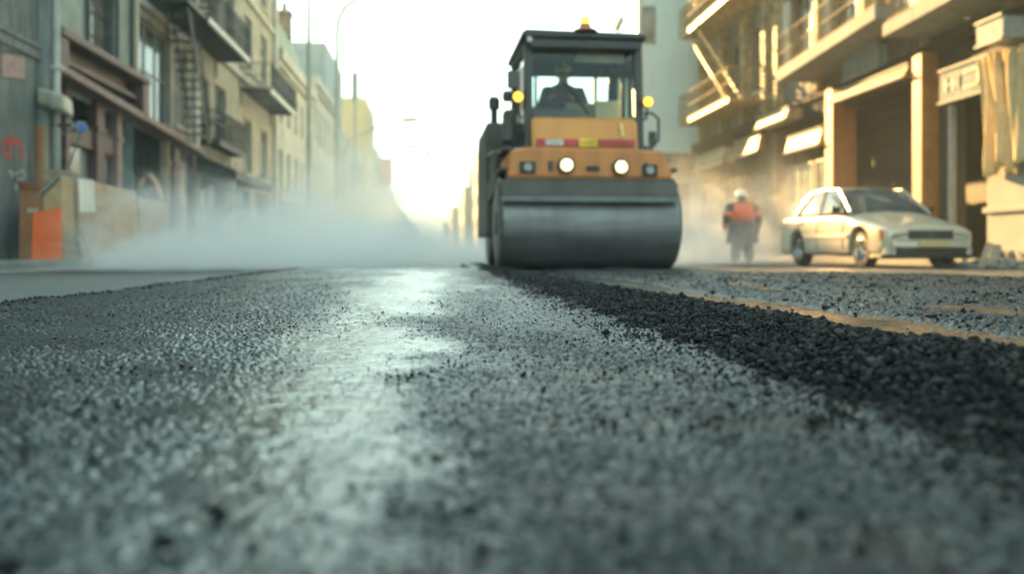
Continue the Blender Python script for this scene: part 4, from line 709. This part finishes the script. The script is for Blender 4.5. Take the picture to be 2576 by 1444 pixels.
for x, z in ((CX0-.085,1.97),(CX1+.035,1.94)):
    m = MB(); m.lathe((x,.94,z),(0,-1,0),[(-.09,.03),(-.05,.062),(.0,.068),(.01,.062)],20); lb = part(m,'signal_lamp', blk, smooth=True); m = MB(); m.lathe((x,.928,z),(0,-1,0),[(0,.055),(.02,.048),(.03,.02)],20); part(m,'signal_lens', amb, lb, smooth=True); m = MB(); m.tube([(x,.98,z-.05),(x,1.0,z-.18),(x+(.06 if x < 0 else -.06),1.03,z-.22)], .014, 6); part(m,'stalk', blk, lb)
m = MB(); m.lathe((CX0+.05,CY0-.02,CZ1-.02),(0,-1,0),[(0,.035),(.02,.03)],14); part(m,'cab_lamp', M['cream'], smooth=True)
m = MB(); m.lathe((.1,1.0,CZ1+.095),(0,0,1),[(0,.15),(.02,.13),(.05,.07),(.09,.062)],20); bc = part(m,'beacon', mat('beacon_base', (.25,.09,.03), .5), smooth=True); m = MB(); m.lathe((.1,1.0,CZ1+.186),(0,0,1),[(0,.06),(.075,.056),(.09,.035)],20); part(m,'beacon_lens', amb, bc, smooth=True)
for x in (-.93,.93): 
    m = MB(); m.tube([(x,1.2,1.06),(x,1.2,1.36),(x,2.4,1.44),(x,2.4,1.1)], .02, 6); part(m,'hand_rail', blk)
# ===== parked car, nose towards the camera
paint = mat('silver_paint', (.55,.48,.36), .28, .15, var=.06, scale=1.5, coat=.35); cglass = glass('car_glass', solid=(.10,.12,.12), rough=.03)  # car glass colour lightened in place of a sky reflection
trim_ = mat('car_trim', (.012,.011,.010), .5, var=.3, scale=8); chrome = mat('wheel_metal', (.45,.45,.43), .3, .8, var=.15, scale=8)
car = thing('parked_car', 'silver four door saloon car parked facing the camera by the right kerb', 'car', (8.23, 14.1, 0), math.radians(1.0))
def cpart(mb, name, m_, par=None, **k):
    if name not in ('wheel', 'rim'): mb.v = [(x, y, z*1.06) for x, y, z in mb.v]
    return mb.build(name, m_, par or car, local=True, **k)
AX = (.86, 3.42); AR = .365
ys = sorted({.03,.06,.12,.25,.45,1.3,1.45,1.7,2.1,2.5,2.9,3.0,3.85,4.0,4.2,4.34,4.42,4.45, *[round(a+AR*math.cos(k*math.pi/12), 4) for a in AX for k in range(13)]})
def lerp(y, tab):
    for (a, p), (b_, q) in zip(tab, tab[1:]):
        if y <= b_: f = max(0, (y-a)/(b_-a)); return p+(q-p)*f
    return tab[-1][1]
vs = []; fs = []; NP = 17
for y in ys:
    w = lerp(y, [(.03,.70),(.12,.79),(.3,.83),(.9,.85),(2.5,.855),(3.6,.845),(4.2,.81),(4.42,.76),(4.45,.72)])
    belt = lerp(y, [(.03,.55),(.06,.60),(.12,.635),(.3,.675),(1.3,.885),(1.7,.925),(3.4,.95),(4.0,.955),(4.34,.92),(4.45,.74)])
    top = belt+lerp(y, [(.03,.01),(.3,.045),(1.3,.055),(1.7,.0),(3.4,.01),(4.45,.02)])
    zb = .21
    for a in AX:
        if abs(y-a) < AR: zb = max(zb, .30+math.sqrt(max(0, AR*AR-(y-a)**2)))
    h = [(0,zb),(w*.8,zb),(w*.95,zb+.004),(w*.99,zb+.03),(w,max(.5,zb+.05)),(w*.985,belt-.07),(w*.94,belt-.01),(w*.55,top),(0,top+.012)]
    sec = [(-x, z) for x, z in h[::-1]]+h[1:]
    vs += [(x, y, z) for x, z in sec]
n = len(vs)//len(ys)
for i in range(len(ys)-1):
    for k in range(n-1): a = i*n+k; fs.append((a, a+1, a+n+1, a+n))
    fs.append((i*n+n-1, i*n, (i+1)*n, (i+1)*n+n-1)) if False else None
fs = [f for f in fs if f]; fs += [tuple(range(n)), tuple(range((len(ys)-1)*n+n-1, (len(ys)-1)*n-1, -1))]
m = MB(); m.add(vs, fs); body = cpart(m, 'body', paint); body.data.shade_smooth(); q = body.modifiers.new('round', 'SUBSURF'); q.levels = q.render_levels = 2
# cabin
B = lambda s, y, z, x: (s*x, y, z)
m = MB(); nx, ny = 8, 8; vs = []; fs = []
for j in range(ny+1):
    f = j/ny; y = 1.98+1.12*f; hw = .62+.02*math.sin(f*3.14)
    for i in range(nx+1): u = i/nx*2-1; vs.append((hw*u, y+(.05*(u*u) if j == 0 else -.04*u*u if j == ny else 0), 1.395+.03*math.sin(f*3.14)-.04*u*u))
for j in range(ny):
    for i in range(nx): a = j*(nx+1)+i; fs.append((a, a+1, a+nx+2, a+nx+1))
m.add(vs, fs); ro = cpart(m, 'roof', paint, smooth=True); sd = ro.modifiers.new('t', 'SOLIDIFY'); sd.thickness = .035
m = MB(); m.quad((-.76,1.30,.93),(.76,1.30,.93),(.61,1.985,1.352),(.3,1.96,1.378),(0,1.955,1.385),(-.3,1.96,1.378),(-.61,1.985,1.352)); cpart(m, 'windscreen', cglass)
m = MB(); m.quad((-.70,3.66,.965),(.70,3.66,.965),(.60,3.09,1.355),(-.60,3.09,1.355)); cpart(m, 'rear_window', cglass)
for s in (-1, 1):
    m = MB(); m.quad((s*.80,1.42,.93),(s*.79,2.42,.95),(s*.635,2.48,1.365),(s*.625,2.03,1.35)); cpart(m, 'side_window', cglass)
    m = MB(); m.quad((s*.79,2.50,.95),(s*.78,3.38,.96),(s*.645,3.02,1.345),(s*.635,2.54,1.365)); cpart(m, 'side_window', cglass)
    m = MB(); m.quad((s*.78,3.43,.963),(s*.76,3.58,.965),(s*.645,3.13,1.33),(s*.644,3.08,1.34)); cpart(m, 'side_window', cglass)
    m = MB(); m.tube([(s*.755,1.29,.92),(s*.69,1.63,1.14),(s*.622,1.99,1.36)], .022, 8); m.tube([(s*.622,1.99,1.365),(s*.638,2.5,1.392),(s*.625,3.08,1.37)], .02, 8); m.tube([(s*.625,3.08,1.37),(s*.66,3.26,1.28),(s*.705,3.46,1.12),(s*.74,3.68,.95)], .036, 8); cpart(m, 'roof_pillar', paint, smooth=True)
    m = MB(); m.tube([(s*.79,2.46,.95),(s*.637,2.51,1.37)], .03, 6); m.tube([(s*.785,3.40,.95),(s*.645,3.05,1.35)], .02, 6); m.tube([(s*.79,1.4,.925),(s*.80,2.4,.945),(s*.785,3.7,.965)], .014, 6); cpart(m, 'window_trim', trim_)
    m = MB(); m.hexa([(s*.82,1.52,.93),(s*1.0,1.56,.93),(s*1.0,1.64,.93),(s*.82,1.64,.93),(s*.82,1.50,1.03),(s*.99,1.55,1.05),(s*.98,1.63,1.05),(s*.82,1.63,1.03)]); cpart(m, 'mirror', trim_, bevel=.02)
    m = MB()
    for y in (1.42, 2.47): m.box(*sorted((s*.847, s*.8565)), y, y+.012, .32, .90)
    m.box(*sorted((s*.83, s*.853)), 3.3, 3.312, .69, .93); cpart(m, 'door_seam', trim_)
    for y in (2.2, 3.12): m = MB(); m.box(*sorted((s*.845, s*.872)), y, y+.19, .80, .835); cpart(m, 'door_handle', paint, bevel=.008)
    m = MB(); m.box(*sorted((s*.845, s*.868)), 1.25, 3.05, .50, .56); cpart(m, 'side_strip', mat('rub_strip', (.3,.29,.26), .5), bevel=.008)
    m = MB(); m.hexa([(s*.40,.025,.46),(s*.70,.065,.46),(s*.70,.15,.46),(s*.40,.15,.46),(s*.40,.055,.605),(s*.70,.09,.60),(s*.70,.2,.60),(s*.40,.2,.605)]); cpart(m, 'headlight', mat('headlight_lens', (.80,.78,.72), .10, .5, var=.35, scale=16), bevel=.008)
    m = MB(); m.hexa([(s*.39,.045,.44),(s*.815,.15,.44),(s*.815,.24,.44),(s*.39,.15,.44),(s*.39,.072,.622),(s*.82,.19,.612),(s*.82,.26,.612),(s*.39,.2,.622)]); cpart(m, 'headlight_housing', trim_)
    m = MB(); m.hexa([(s*.705,.066,.46),(s*.80,.13,.46),(s*.80,.22,.46),(s*.705,.16,.46),(s*.705,.09,.60),(s*.81,.17,.595),(s*.81,.24,.595),(s*.705,.2,.60)]); cpart(m, 'indicator', mat('amber_lens', (.75,.14,.02), .2), bevel=.006)
    m = MB(); m.box(*sorted((s*.5, s*.74)), 4.44, 4.46, .66, .80); cpart(m, 'tail_lamp', mat('red_lens', (.4,.02,.02), .2), bevel=.01)
m = MB(); m.box(-.39,.39,.01,.09,.45,.60); gr = cpart(m, 'grille', trim_, bevel=.006); m = MB()
for i in range(4): m.box(-.38,.38,.003,.009,.485+i*.026,.493+i*.026)
cpart(m, 'grille_bars', mat('grille_bar', (.06,.06,.055), .4), gr); m = MB(); m.lathe((0,.002,.53),(0,-1,0),[(0,.035),(.008,.03)],20); cpart(m, 'emblem', mat('emblem_blue', (.10,.13,.20), .25, .5), gr)
def bump(z0, z1, out, name, m_, hw=.80):
    m = MB(); pts = [(-hw-.03,.42),(-hw,.16),(-hw+.12,.04-out),(0,.0-out),(hw-.12,.04-out),(hw,.16),(hw+.03,.42)]
    inner = [(x*.97, y+.10) for x, y in pts]; poly = [(x, y, z0) for x, y in pts]+[(x, y, z0) for x, y in inner[::-1]]
    m.prism(poly, (0, 0, z1-z0)); return cpart(m, name, m_, bevel=.02)
bp = bump(.33, .455, .05, 'bumper', paint); bump(.15, .22, .03, 'lower_bumper', trim_); m = MB(); m.box(-.62,.62,.0,.1,.225,.325); cpart(m, 'air_intake', trim_)
m = MB(); m.box(-.60,.60,-.055,-.03,.447,.462); cpart(m, 'bumper_trim', mat('bumper_trim', (.32,.30,.26), .5), bp)
for s in (-1, 1): m = MB(); m.hexa([(s*.63,.02,.225),(s*.78,.1,.225),(s*.78,.2,.225),(s*.63,.2,.225),(s*.63,.02,.325),(s*.78,.1,.325),(s*.78,.2,.325),(s*.63,.2,.325)]); cpart(m, 'bumper_corner', paint)
m = MB(); m.box(-.26,.26,-.066,-.056,.345,.44); cpart(m, 'number_plate', mat('plate_tan', (.50,.36,.15), .5, var=.2, scale=6), bp, bevel=.004)
for s in (-1, 1):
    for a in AX:
        m = MB(); m.lathe((s*.60,a,.315),(s,0,0),[(0,.29),(.02,.312),(.17,.312),(.20,.295),(.205,.215),(.17,.205)],32); ty = cpart(m, 'wheel', rubber, smooth=True)
        m = MB(); m.lathe((s*.62,a,.315),(s,0,0),[(.10,.205),(.175,.206),(.18,.195),(.15,.18),(.14,.10),(.155,.06),(.165,.0)],32)
        for k in range(7):
            q = 2*math.pi*k/7; e = Vector((0, math.cos(q), math.sin(q))); c = Vector((s*.785,a,.315)); m.tube([c+e*.05, c+e*.19], [.024,.018], 6)
        cpart(m, 'rim', chrome, ty)
    m = MB(); m.box(*sorted((s*.35,s*.58)), .55, 3.8, .2, .32); cpart(m, 'underbody', trim_)
# ===== people
def skin_body(name, J, E, m_, parent, sub=2):
    names = list(J); me = bpy.data.meshes.new(name); me.from_pydata([J[k][0] for k in names], [(names.index(a), names.index(b_)) for a, b_ in E], [])
    o = bpy.data.objects.new(name, me); C.objects.link(o); o.parent = parent; sk = o.modifiers.new('skin', 'SKIN'); sk.use_smooth_shade = True
    d = me.skin_vertices[0].data if me.skin_vertices else None
    if d is None:
        ly = me.attributes.new('skin', 'FLOAT', 'POINT')
    for i, k in enumerate(names): r = J[k][1]; d[i].radius = r if isinstance(r, tuple) else (r, r)
    d[names.index('pelvis')].use_root = True
    ss = o.modifiers.new('smooth', 'SUBSURF'); ss.levels = ss.render_levels = sub
    dg = bpy.context.evaluated_depsgraph_get(); dg.update(); me2 = bpy.data.meshes.new_from_object(o.evaluated_get(dg)); o.modifiers.clear(); o.data = me2; me2.materials.clear(); me2.materials.append(m_); me2.shade_smooth(); return o
def hand(J, E, s, wrist, palm, dirv, side, key):
    """palm with four bent fingers and a thumb, dirv along the fingers, side towards the thumb"""
    d = Vector(dirv).normalized(); t_ = Vector(side).normalized(); nrm = d.cross(t_); p = Vector(palm)
    J[key+'palm'] = (tuple(p), (.034, .02)); E.append((wrist, key+'palm'))
    for i, (o_, L) in enumerate(((.030,.072),(.010,.082),(-.010,.076),(-.028,.058))):
        a = p+d*.035+t_*o_; b_ = a+d*L*.5+nrm*.006*s; c = b_+d*L*.4+nrm*.022*s
        J[key+'k%d' % i] = (tuple(a), .0105); J[key+'f%d' % i] = (tuple(b_), .009); J[key+'t%d' % i] = (tuple(c), .0075); E += [(key+'palm', key+'k%d' % i), (key+'k%d' % i, key+'f%d' % i), (key+'f%d' % i, key+'t%d' % i)]
    a = p+t_*.035-d*.005; b_ = a+t_*.022+d*.03; J[key+'th'] = (tuple(a), .012); J[key+'tt'] = (tuple(b_+d*.02), .009); E += [(key+'palm', key+'th'), (key+'th', key+'tt')]
skinm = mat('skin', (.30,.18,.13), .6, var=.1); cloth = mat('dark_work_cloth', (.025,.028,.028), .85, var=.3, scale=8, bump=.2); vest = mat('orange_vest', (.72,.11,.05), .75, var=.15, scale=6)
wp = W(1867, 668, 21); wk = thing('person', 'worker in white helmet, dark coat and orange vest walking away by the shopfronts', 'person', (wp.x, wp.y, 0), math.radians(-6)); wk.scale = (1.06, 1.06, 1.03)
J = dict(pelvis=((0,0,.90),(.17,.13)), spine=((0,0,1.10),(.19,.15)), chest=((0,.02,1.27),(.21,.16)), neck=((0,.04,1.41),.065), head=((0,.06,1.50),(.085,.10)), crown=((0,.06,1.585),(.07,.08)))
E = [('pelvis','spine'),('spine','chest'),('chest','neck'),('neck','head'),('head','crown')]
for s, n_ in ((-1,'l'),(1,'r')):
    J.update({n_+'sh': ((s*.23,.01,1.31),.10), n_+'el': ((s*.34,-.04,1.06),.075), n_+'wr': ((s*.37,.06,.84),.045), n_+'hp': ((s*.10,0,.84),.13), n_+'kn': ((s*.12,.05*s+.03,.48),.09), n_+'an': ((s*.13,-.12*s,.10+.02*(s < 0)),.065), n_+'to': ((s*.14,-.12*s+.17,.055),.05)})
    E += [('chest',n_+'sh'),(n_+'sh',n_+'el'),(n_+'el',n_+'wr'),('pelvis',n_+'hp'),(n_+'hp',n_+'kn'),(n_+'kn',n_+'an'),(n_+'an',n_+'to')]
    hand(J, E, s, n_+'wr', (s*.375,.085,.775), (0,.12,-1), (-s*.2,1,.1), n_)
skin_body('body', J, E, cloth, wk)
def wpart(mb, name, m_, **k): return mb.build(name, m_, wk, local=True, **k)
def rings(mb, tab, n=24, a0=0, a1=2*math.pi):
    vs = []; full = abs(a1-a0-2*math.pi) < 1e-6; q = n if full else n+1
    for z, rx, ry, cy in tab: vs += [(rx*math.sin(a0+(a1-a0)*k/n), cy-ry*math.cos(a0+(a1-a0)*k/n), z) for k in range(q)]
    mb.add(vs, [(i*q+k, i*q+(k+1) % q, (i+1)*q+(k+1) % q, (i+1)*q+k) for i in range(len(tab)-1) for k in range(n)])
m = MB(); rings(m, [(.46,.36,.25,0),(.72,.34,.235,0),(.95,.29,.21,0),(1.12,.27,.20,0),(1.28,.26,.195,.01),(1.37,.21,.15,.02),(1.41,.10,.09,.04)]); wpart(m, 'coat', mat('dark_coat', (.055,.066,.064), .85, var=.3, scale=7, bump=.2), smooth=True)
m = MB(); rings(m, [(.96,.285,.215,0),(1.12,.283,.213,0),(1.28,.272,.207,.01),(1.375,.225,.165,.02)], 16, -1.05, 1.05); o = wpart(m, 'vest', vest, smooth=True); sd = o.modifiers.new('t','SOLIDIFY'); sd.thickness = .012
for s in (-1, 1):
    m = MB(); m.tube([(s*.23,.01,1.31),(s*.34,-.04,1.06),(s*.365,.05,.86)], [.125,.105,.075], 14); wpart(m, 'sleeve', cloth, smooth=True)
    m = MB(); m.tube([(s*.303,-.02,1.16),(s*.335,-.038,1.07)], [.122,.112], 14); wpart(m, 'sleeve_band', vest, smooth=True); m = MB(); m.tube([(s*.358,.015,.925),(s*.364,.04,.875)], [.092,.085], 14); wpart(m, 'cuff_band', vest, smooth=True)
    m = MB(); m.tube([(s*.10,0,.70),(s*.12,.05*s+.03,.46),(s*.13,-.12*s,.12)], [.155,.125,.10], 14); wpart(m, 'trouser_leg', cloth, smooth=True)
    m = MB(); m.ball((s*.135,-.12*s+.07,.065), (.06,.15,.065)); wpart(m, 'boot', blk, smooth=True)
m = MB(); m.lathe((0,.05,1.55),(0,0,1),[(0,.150),(.012,.155),(.02,.138),(.06,.132),(.10,.115),(.13,.08),(.145,.03),(.147,.0)],24); m.box(-.02,.02,-.07,.17,1.66,1.70); wpart(m, 'helmet', mat('white_helmet', (.72,.73,.70), .35), smooth=True)
m = MB(); m.ball((0,.035,1.50),(.092,.095,.085)); wpart(m, 'hair', mat('dark_hair', (.03,.022,.018), .8), smooth=True)
m = MB(); m.ball((0,.163,1.50),(.014,.02,.022)); wpart(m, 'nose', skinm, smooth=True)
# driver, at the wheel
dv = thing('person', 'driver in dark jacket and yellow cap sitting at the wheel inside the cab', 'person', (RX, RY, RZ), math.radians(1.2))
J = dict(pelvis=((0,1.98,1.80),(.16,.13)), spine=((0,2.02,2.0),(.16,.12)), chest=((0,2.0,2.18),(.18,.13)), neck=((0,1.97,2.32),.055), head=((0,1.94,2.42),(.078,.095)), crown=((0,1.95,2.51),(.065,.075)))
E = [('pelvis','spine'),('spine','chest'),('chest','neck'),('neck','head'),('head','crown')]
for s, n_ in ((-1,'l'),(1,'r')):
    J.update({n_+'sh': ((s*.19,1.98,2.22),.075), n_+'el': ((s*.27-.02,1.80,2.0),.055), n_+'wr': ((s*.15-.09,1.60,2.05),.038), n_+'hp': ((s*.10,1.94,1.80),.10), n_+'kn': ((s*.14,1.58,1.84),.075), n_+'an': ((s*.14,1.46,1.54),.05), n_+'to': ((s*.14,1.33,1.52),.04)})
    E += [('chest',n_+'sh'),(n_+'sh',n_+'el'),(n_+'el',n_+'wr'),('pelvis',n_+'hp'),(n_+'hp',n_+'kn'),(n_+'kn',n_+'an'),(n_+'an',n_+'to')]
    hand(J, E, s, n_+'wr', (s*.145-.09,1.545,2.07), (-s*.3,-1,.1), (-s,.0,.6), n_)
skin_body('body', J, E, skinm, dv)
def dpart(mb, name, m_, **k): return mb.build(name, m_, dv, local=True, **k)
jk = mat('driver_jacket', (.06,.03,.028), .85, var=.3, scale=8)
m = MB(); rings(m, [(1.72,.20,.16,1.99),(1.9,.20,.16,2.01),(2.1,.22,.165,2.01),(2.24,.21,.14,1.99),(2.31,.09,.085,1.97)]); 
for s in (-1, 1): m.tube([(s*.19,1.98,2.22),(s*.27-.02,1.80,2.0),(s*.16-.088,1.63,2.045)], [.095,.075,.05], 12)
dpart(m, 'jacket', jk, smooth=True)
m = MB()
for s in (-1, 1): m.tube([(s*.10,1.94,1.80),(s*.14,1.58,1.84),(s*.14,1.47,1.58)], [.12,.09,.065], 12)
dpart(m, 'trousers', mat('red_trousers', (.22,.04,.03), .85, var=.2), smooth=True)
m = MB(); m.lathe((0,1.945,2.475),(0,0,1),[(0,.105),(.03,.104),(.07,.09),(.10,.05),(.108,0)],20); m.prism([(-.07,1.86,2.478),(.07,1.86,2.478),(.06,1.76,2.475),(-.06,1.76,2.475)], (0,0,.012)); dpart(m, 'cap', mat('yellow_cap', (.5,.45,.08), .6), smooth=True)
m = MB(); m.ball((0,1.84,2.41),(.014,.022,.022)); dpart(m, 'nose', skinm, smooth=True); m = MB(); m.box(-.03,.03,1.845,1.853,2.362,2.369); dpart(m, 'mouth', mat('lips', (.2,.08,.07), .6)); m = MB()
for s in (-1, 1): m.ball((s*.032,1.852,2.435),.011)
dpart(m, 'eyes', blk, smooth=True); m = MB()
for s in (-1, 1): m.ball((s*.082,1.95,2.42),(.012,.022,.032))
dpart(m, 'ears', skinm, smooth=True)
# ===== steam and haze
def steam(name, label, lo, hi, dens, scale, seed, thr=(.38, .68), zp=1.3):
    c = (Vector(lo)+Vector(hi))/2; b = MB(); b.box(lo[0],hi[0],lo[1],hi[1],lo[2],hi[2])
    m = bpy.data.materials.new('steam'); m.use_nodes = True; nt = m.node_tree; nt.nodes.remove(nt.nodes['Principled BSDF']); L = nt.links.new; N = nt.nodes.new
    v = N('ShaderNodeVolumePrincipled'); v.inputs['Color'].default_value = (.992,.998,.996,1); v.inputs['Anisotropy'].default_value = .1
    L(v.outputs[0], nt.nodes['Material Output'].inputs['Volume'])
    tc = N('ShaderNodeTexCoord'); sp = N('ShaderNodeSeparateXYZ'); L(tc.outputs['Generated'], sp.inputs[0])
    def mth(op, a, b_=None):
        q = N('ShaderNodeMath'); q.operation = op
        for i, x in enumerate((a, b_)):
            if x is None: continue
            if isinstance(x, (int, float)): q.inputs[i].default_value = x
            else: L(x, q.inputs[i])
        return q.outputs[0]
    def smooth(x, a, b_):
        q = N('ShaderNodeMapRange'); q.interpolation_type = 'SMOOTHSTEP'; q.inputs[1].default_value = a; q.inputs[2].default_value = b_; L(x, q.inputs[0]); return q.outputs[0]
    f = None
    for k, ed in ((0, .55), (1, .5)):
        e = mth('SUBTRACT', 1.0, mth('ABSOLUTE', mth('SUBTRACT', mth('MULTIPLY', sp.outputs[k], 2.0), 1.0))); e = smooth(e, 0, ed); f = e if f is None else mth('MULTIPLY', f, e)
    zz = mth('POWER', mth('SUBTRACT', 1.0, sp.outputs[2]), zp); f = mth('MULTIPLY', f, zz)
    mp = N('ShaderNodeMapping'); mp.inputs['Location'].default_value = (seed*3.1, seed*1.7, seed); mp.inputs['Scale'].default_value = (1, .7, 1.15); L(tc.outputs['Object'], mp.inputs[0])
    n = N('ShaderNodeTexNoise'); n.inputs['Scale'].default_value = scale; n.inputs['Detail'].default_value = 5; n.inputs['Roughness'].default_value = .55; n.inputs['Distortion'].default_value = 1.1; L(mp.outputs[0], n.inputs['Vector'])
    g = mth('ADD', n.outputs['Fac'], mth('MULTIPLY', mth('SUBTRACT', f, .5), .32)); d = mth('MULTIPLY', mth('MULTIPLY', smooth(g, *thr), f), dens); L(d, v.inputs['Density'])
    m.cycles.volume_step_rate = 1.0
    o = b.build(name, m, None); me = o.data
    for q in me.vertices: q.co -= c
    o.location = c; return tag(o, label, kind='stuff')
steam('steam', 'white steam billowing over the fresh asphalt left of the road roller', (-7.4,11.2,0), (1.6,26,3.2), .80, .95, 1.0, thr=(.45,.62), zp=2.0)
steam('steam', 'low white steam creeping along the ground behind the edge of the fresh mat', (-5,11.6,0), (6.2,34,1.35), .5, .7, 3.0, thr=(.40,.62), zp=1.4)
steam('steam', 'thin white steam drifting around the worker right of the drum', (2.0,15.5,0), (10.6,31,3.2), .42, .6, 5.0, thr=(.42,.66))
steam('steam', 'high thin steam drifting in front of the left hand houses', (-8,24,.1), (-.6,64,8.0), .26, .3, 9.0, zp=1.0)
b = MB(); b.box(-160,160,-70,720,-1.03,27); m = bpy.data.materials.new('haze'); m.use_nodes = True; nt = m.node_tree; nt.nodes.remove(nt.nodes['Principled BSDF'])
v = nt.nodes.new('ShaderNodeVolumePrincipled'); v.inputs['Color'].default_value = (.36,.41,.39,1); v.inputs['Density'].default_value = HAZE; v.inputs['Anisotropy'].default_value = .1; nt.links.new(v.outputs[0], nt.nodes['Material Output'].inputs['Volume']); m.cycles.homogeneous_volume = True
hz = tag(b.build('haze', m), 'pale haze filling the street', kind='stuff')
# ===== light
sc = bpy.context.scene; w = bpy.data.worlds.new('World'); sc.world = w; w.use_nodes = True; nt = w.node_tree; bg = nt.nodes['Background']
sky = nt.nodes.new('ShaderNodeTexSky'); sky.sky_type = 'NISHITA'; sky.sun_disc = False; sky.sun_elevation = math.radians(SUN_EL); sky.air_density = 1.0; sky.dust_density = 3.0; sky.ozone_density = 1.0
to_sun = Vector((-math.sin(math.radians(SUN_AZ))*math.cos(math.radians(SUN_EL)), math.cos(math.radians(SUN_AZ))*math.cos(math.radians(SUN_EL)), math.sin(math.radians(SUN_EL))))
sky.sun_rotation = math.atan2(to_sun.x, to_sun.y)
bw = nt.nodes.new('ShaderNodeRGBToBW'); nt.links.new(sky.outputs[0], bw.inputs[0])
tn = nt.nodes.new('ShaderNodeMix'); tn.data_type = 'RGBA'; tn.blend_type = 'MULTIPLY'; tn.inputs[0].default_value = 1; nt.links.new(bw.outputs[0], tn.inputs[6]); tn.inputs[7].default_value = (*SKY_TINT, 1)
mx = nt.nodes.new('ShaderNodeMix'); mx.data_type = 'RGBA'; mx.inputs[0].default_value = .85; nt.links.new(sky.outputs[0], mx.inputs[6]); nt.links.new(tn.outputs[2], mx.inputs[7])
l2 = nt.nodes.new('ShaderNodeRGBToBW'); nt.links.new(mx.outputs[2], l2.inputs[0]); dn = nt.nodes.new('ShaderNodeMath'); dn.operation = 'MULTIPLY_ADD'; nt.links.new(l2.outputs[0], dn.inputs[0]); dn.inputs[1].default_value = 1/SKY_CAP; dn.inputs[2].default_value = 1
iv = nt.nodes.new('ShaderNodeMath'); iv.operation = 'DIVIDE'; iv.inputs[0].default_value = 1; nt.links.new(dn.outputs[0], iv.inputs[1]); vm = nt.nodes.new('ShaderNodeVectorMath'); vm.operation = 'SCALE'; nt.links.new(mx.outputs[2], vm.inputs[0]); nt.links.new(iv.outputs[0], vm.inputs['Scale'])
nt.links.new(vm.outputs[0], bg.inputs[0]); bg.inputs[1].default_value = SKY_STR
sl = bpy.data.lights.new('sun', 'SUN'); sl.energy = SUN_STR; sl.angle = math.radians(.5); sl.color = (1, .60, .21); so = bpy.data.objects.new('sun', sl); C.objects.link(so); so.rotation_euler = to_sun.to_track_quat('Z', 'Y').to_euler()
# ===== camera
cd = bpy.data.cameras.new('camera'); cam = bpy.data.objects.new('camera', cd); C.objects.link(cam); sc.camera = cam
cam.location = (0, 0, CZ); cam.rotation_euler = (math.pi/2, 0, -TH); cd.sensor_width = 36; cd.lens = 36*F/2576; cd.shift_y = -(722-HOR)/2576; cd.clip_start = .02; cd.clip_end = 3000
cd.dof.use_dof = True; cd.dof.focus_distance = 2.25; cd.dof.aperture_fstop = 2.2; cd.dof.aperture_blades = 0
sc.view_settings.view_transform = 'Standard'; sc.view_settings.look = 'None'; sc.view_settings.exposure = EXPO; sc.view_settings.gamma = 1
cy = sc.cycles if hasattr(sc, 'cycles') else None
sc.render.engine = 'CYCLES'; cy = sc.cycles; cy.use_denoising = True; cy.max_bounces = 10; cy.diffuse_bounces = 3; cy.glossy_bounces = 3; cy.transmission_bounces = 4; cy.transparent_max_bounces = 12; cy.volume_bounces = 8; cy.volume_max_steps = 96; cy.volume_step_rate = 1.0; cy.sample_clamp_indirect = 6; cy.use_adaptive_sampling = True; cy.adaptive_threshold = .02
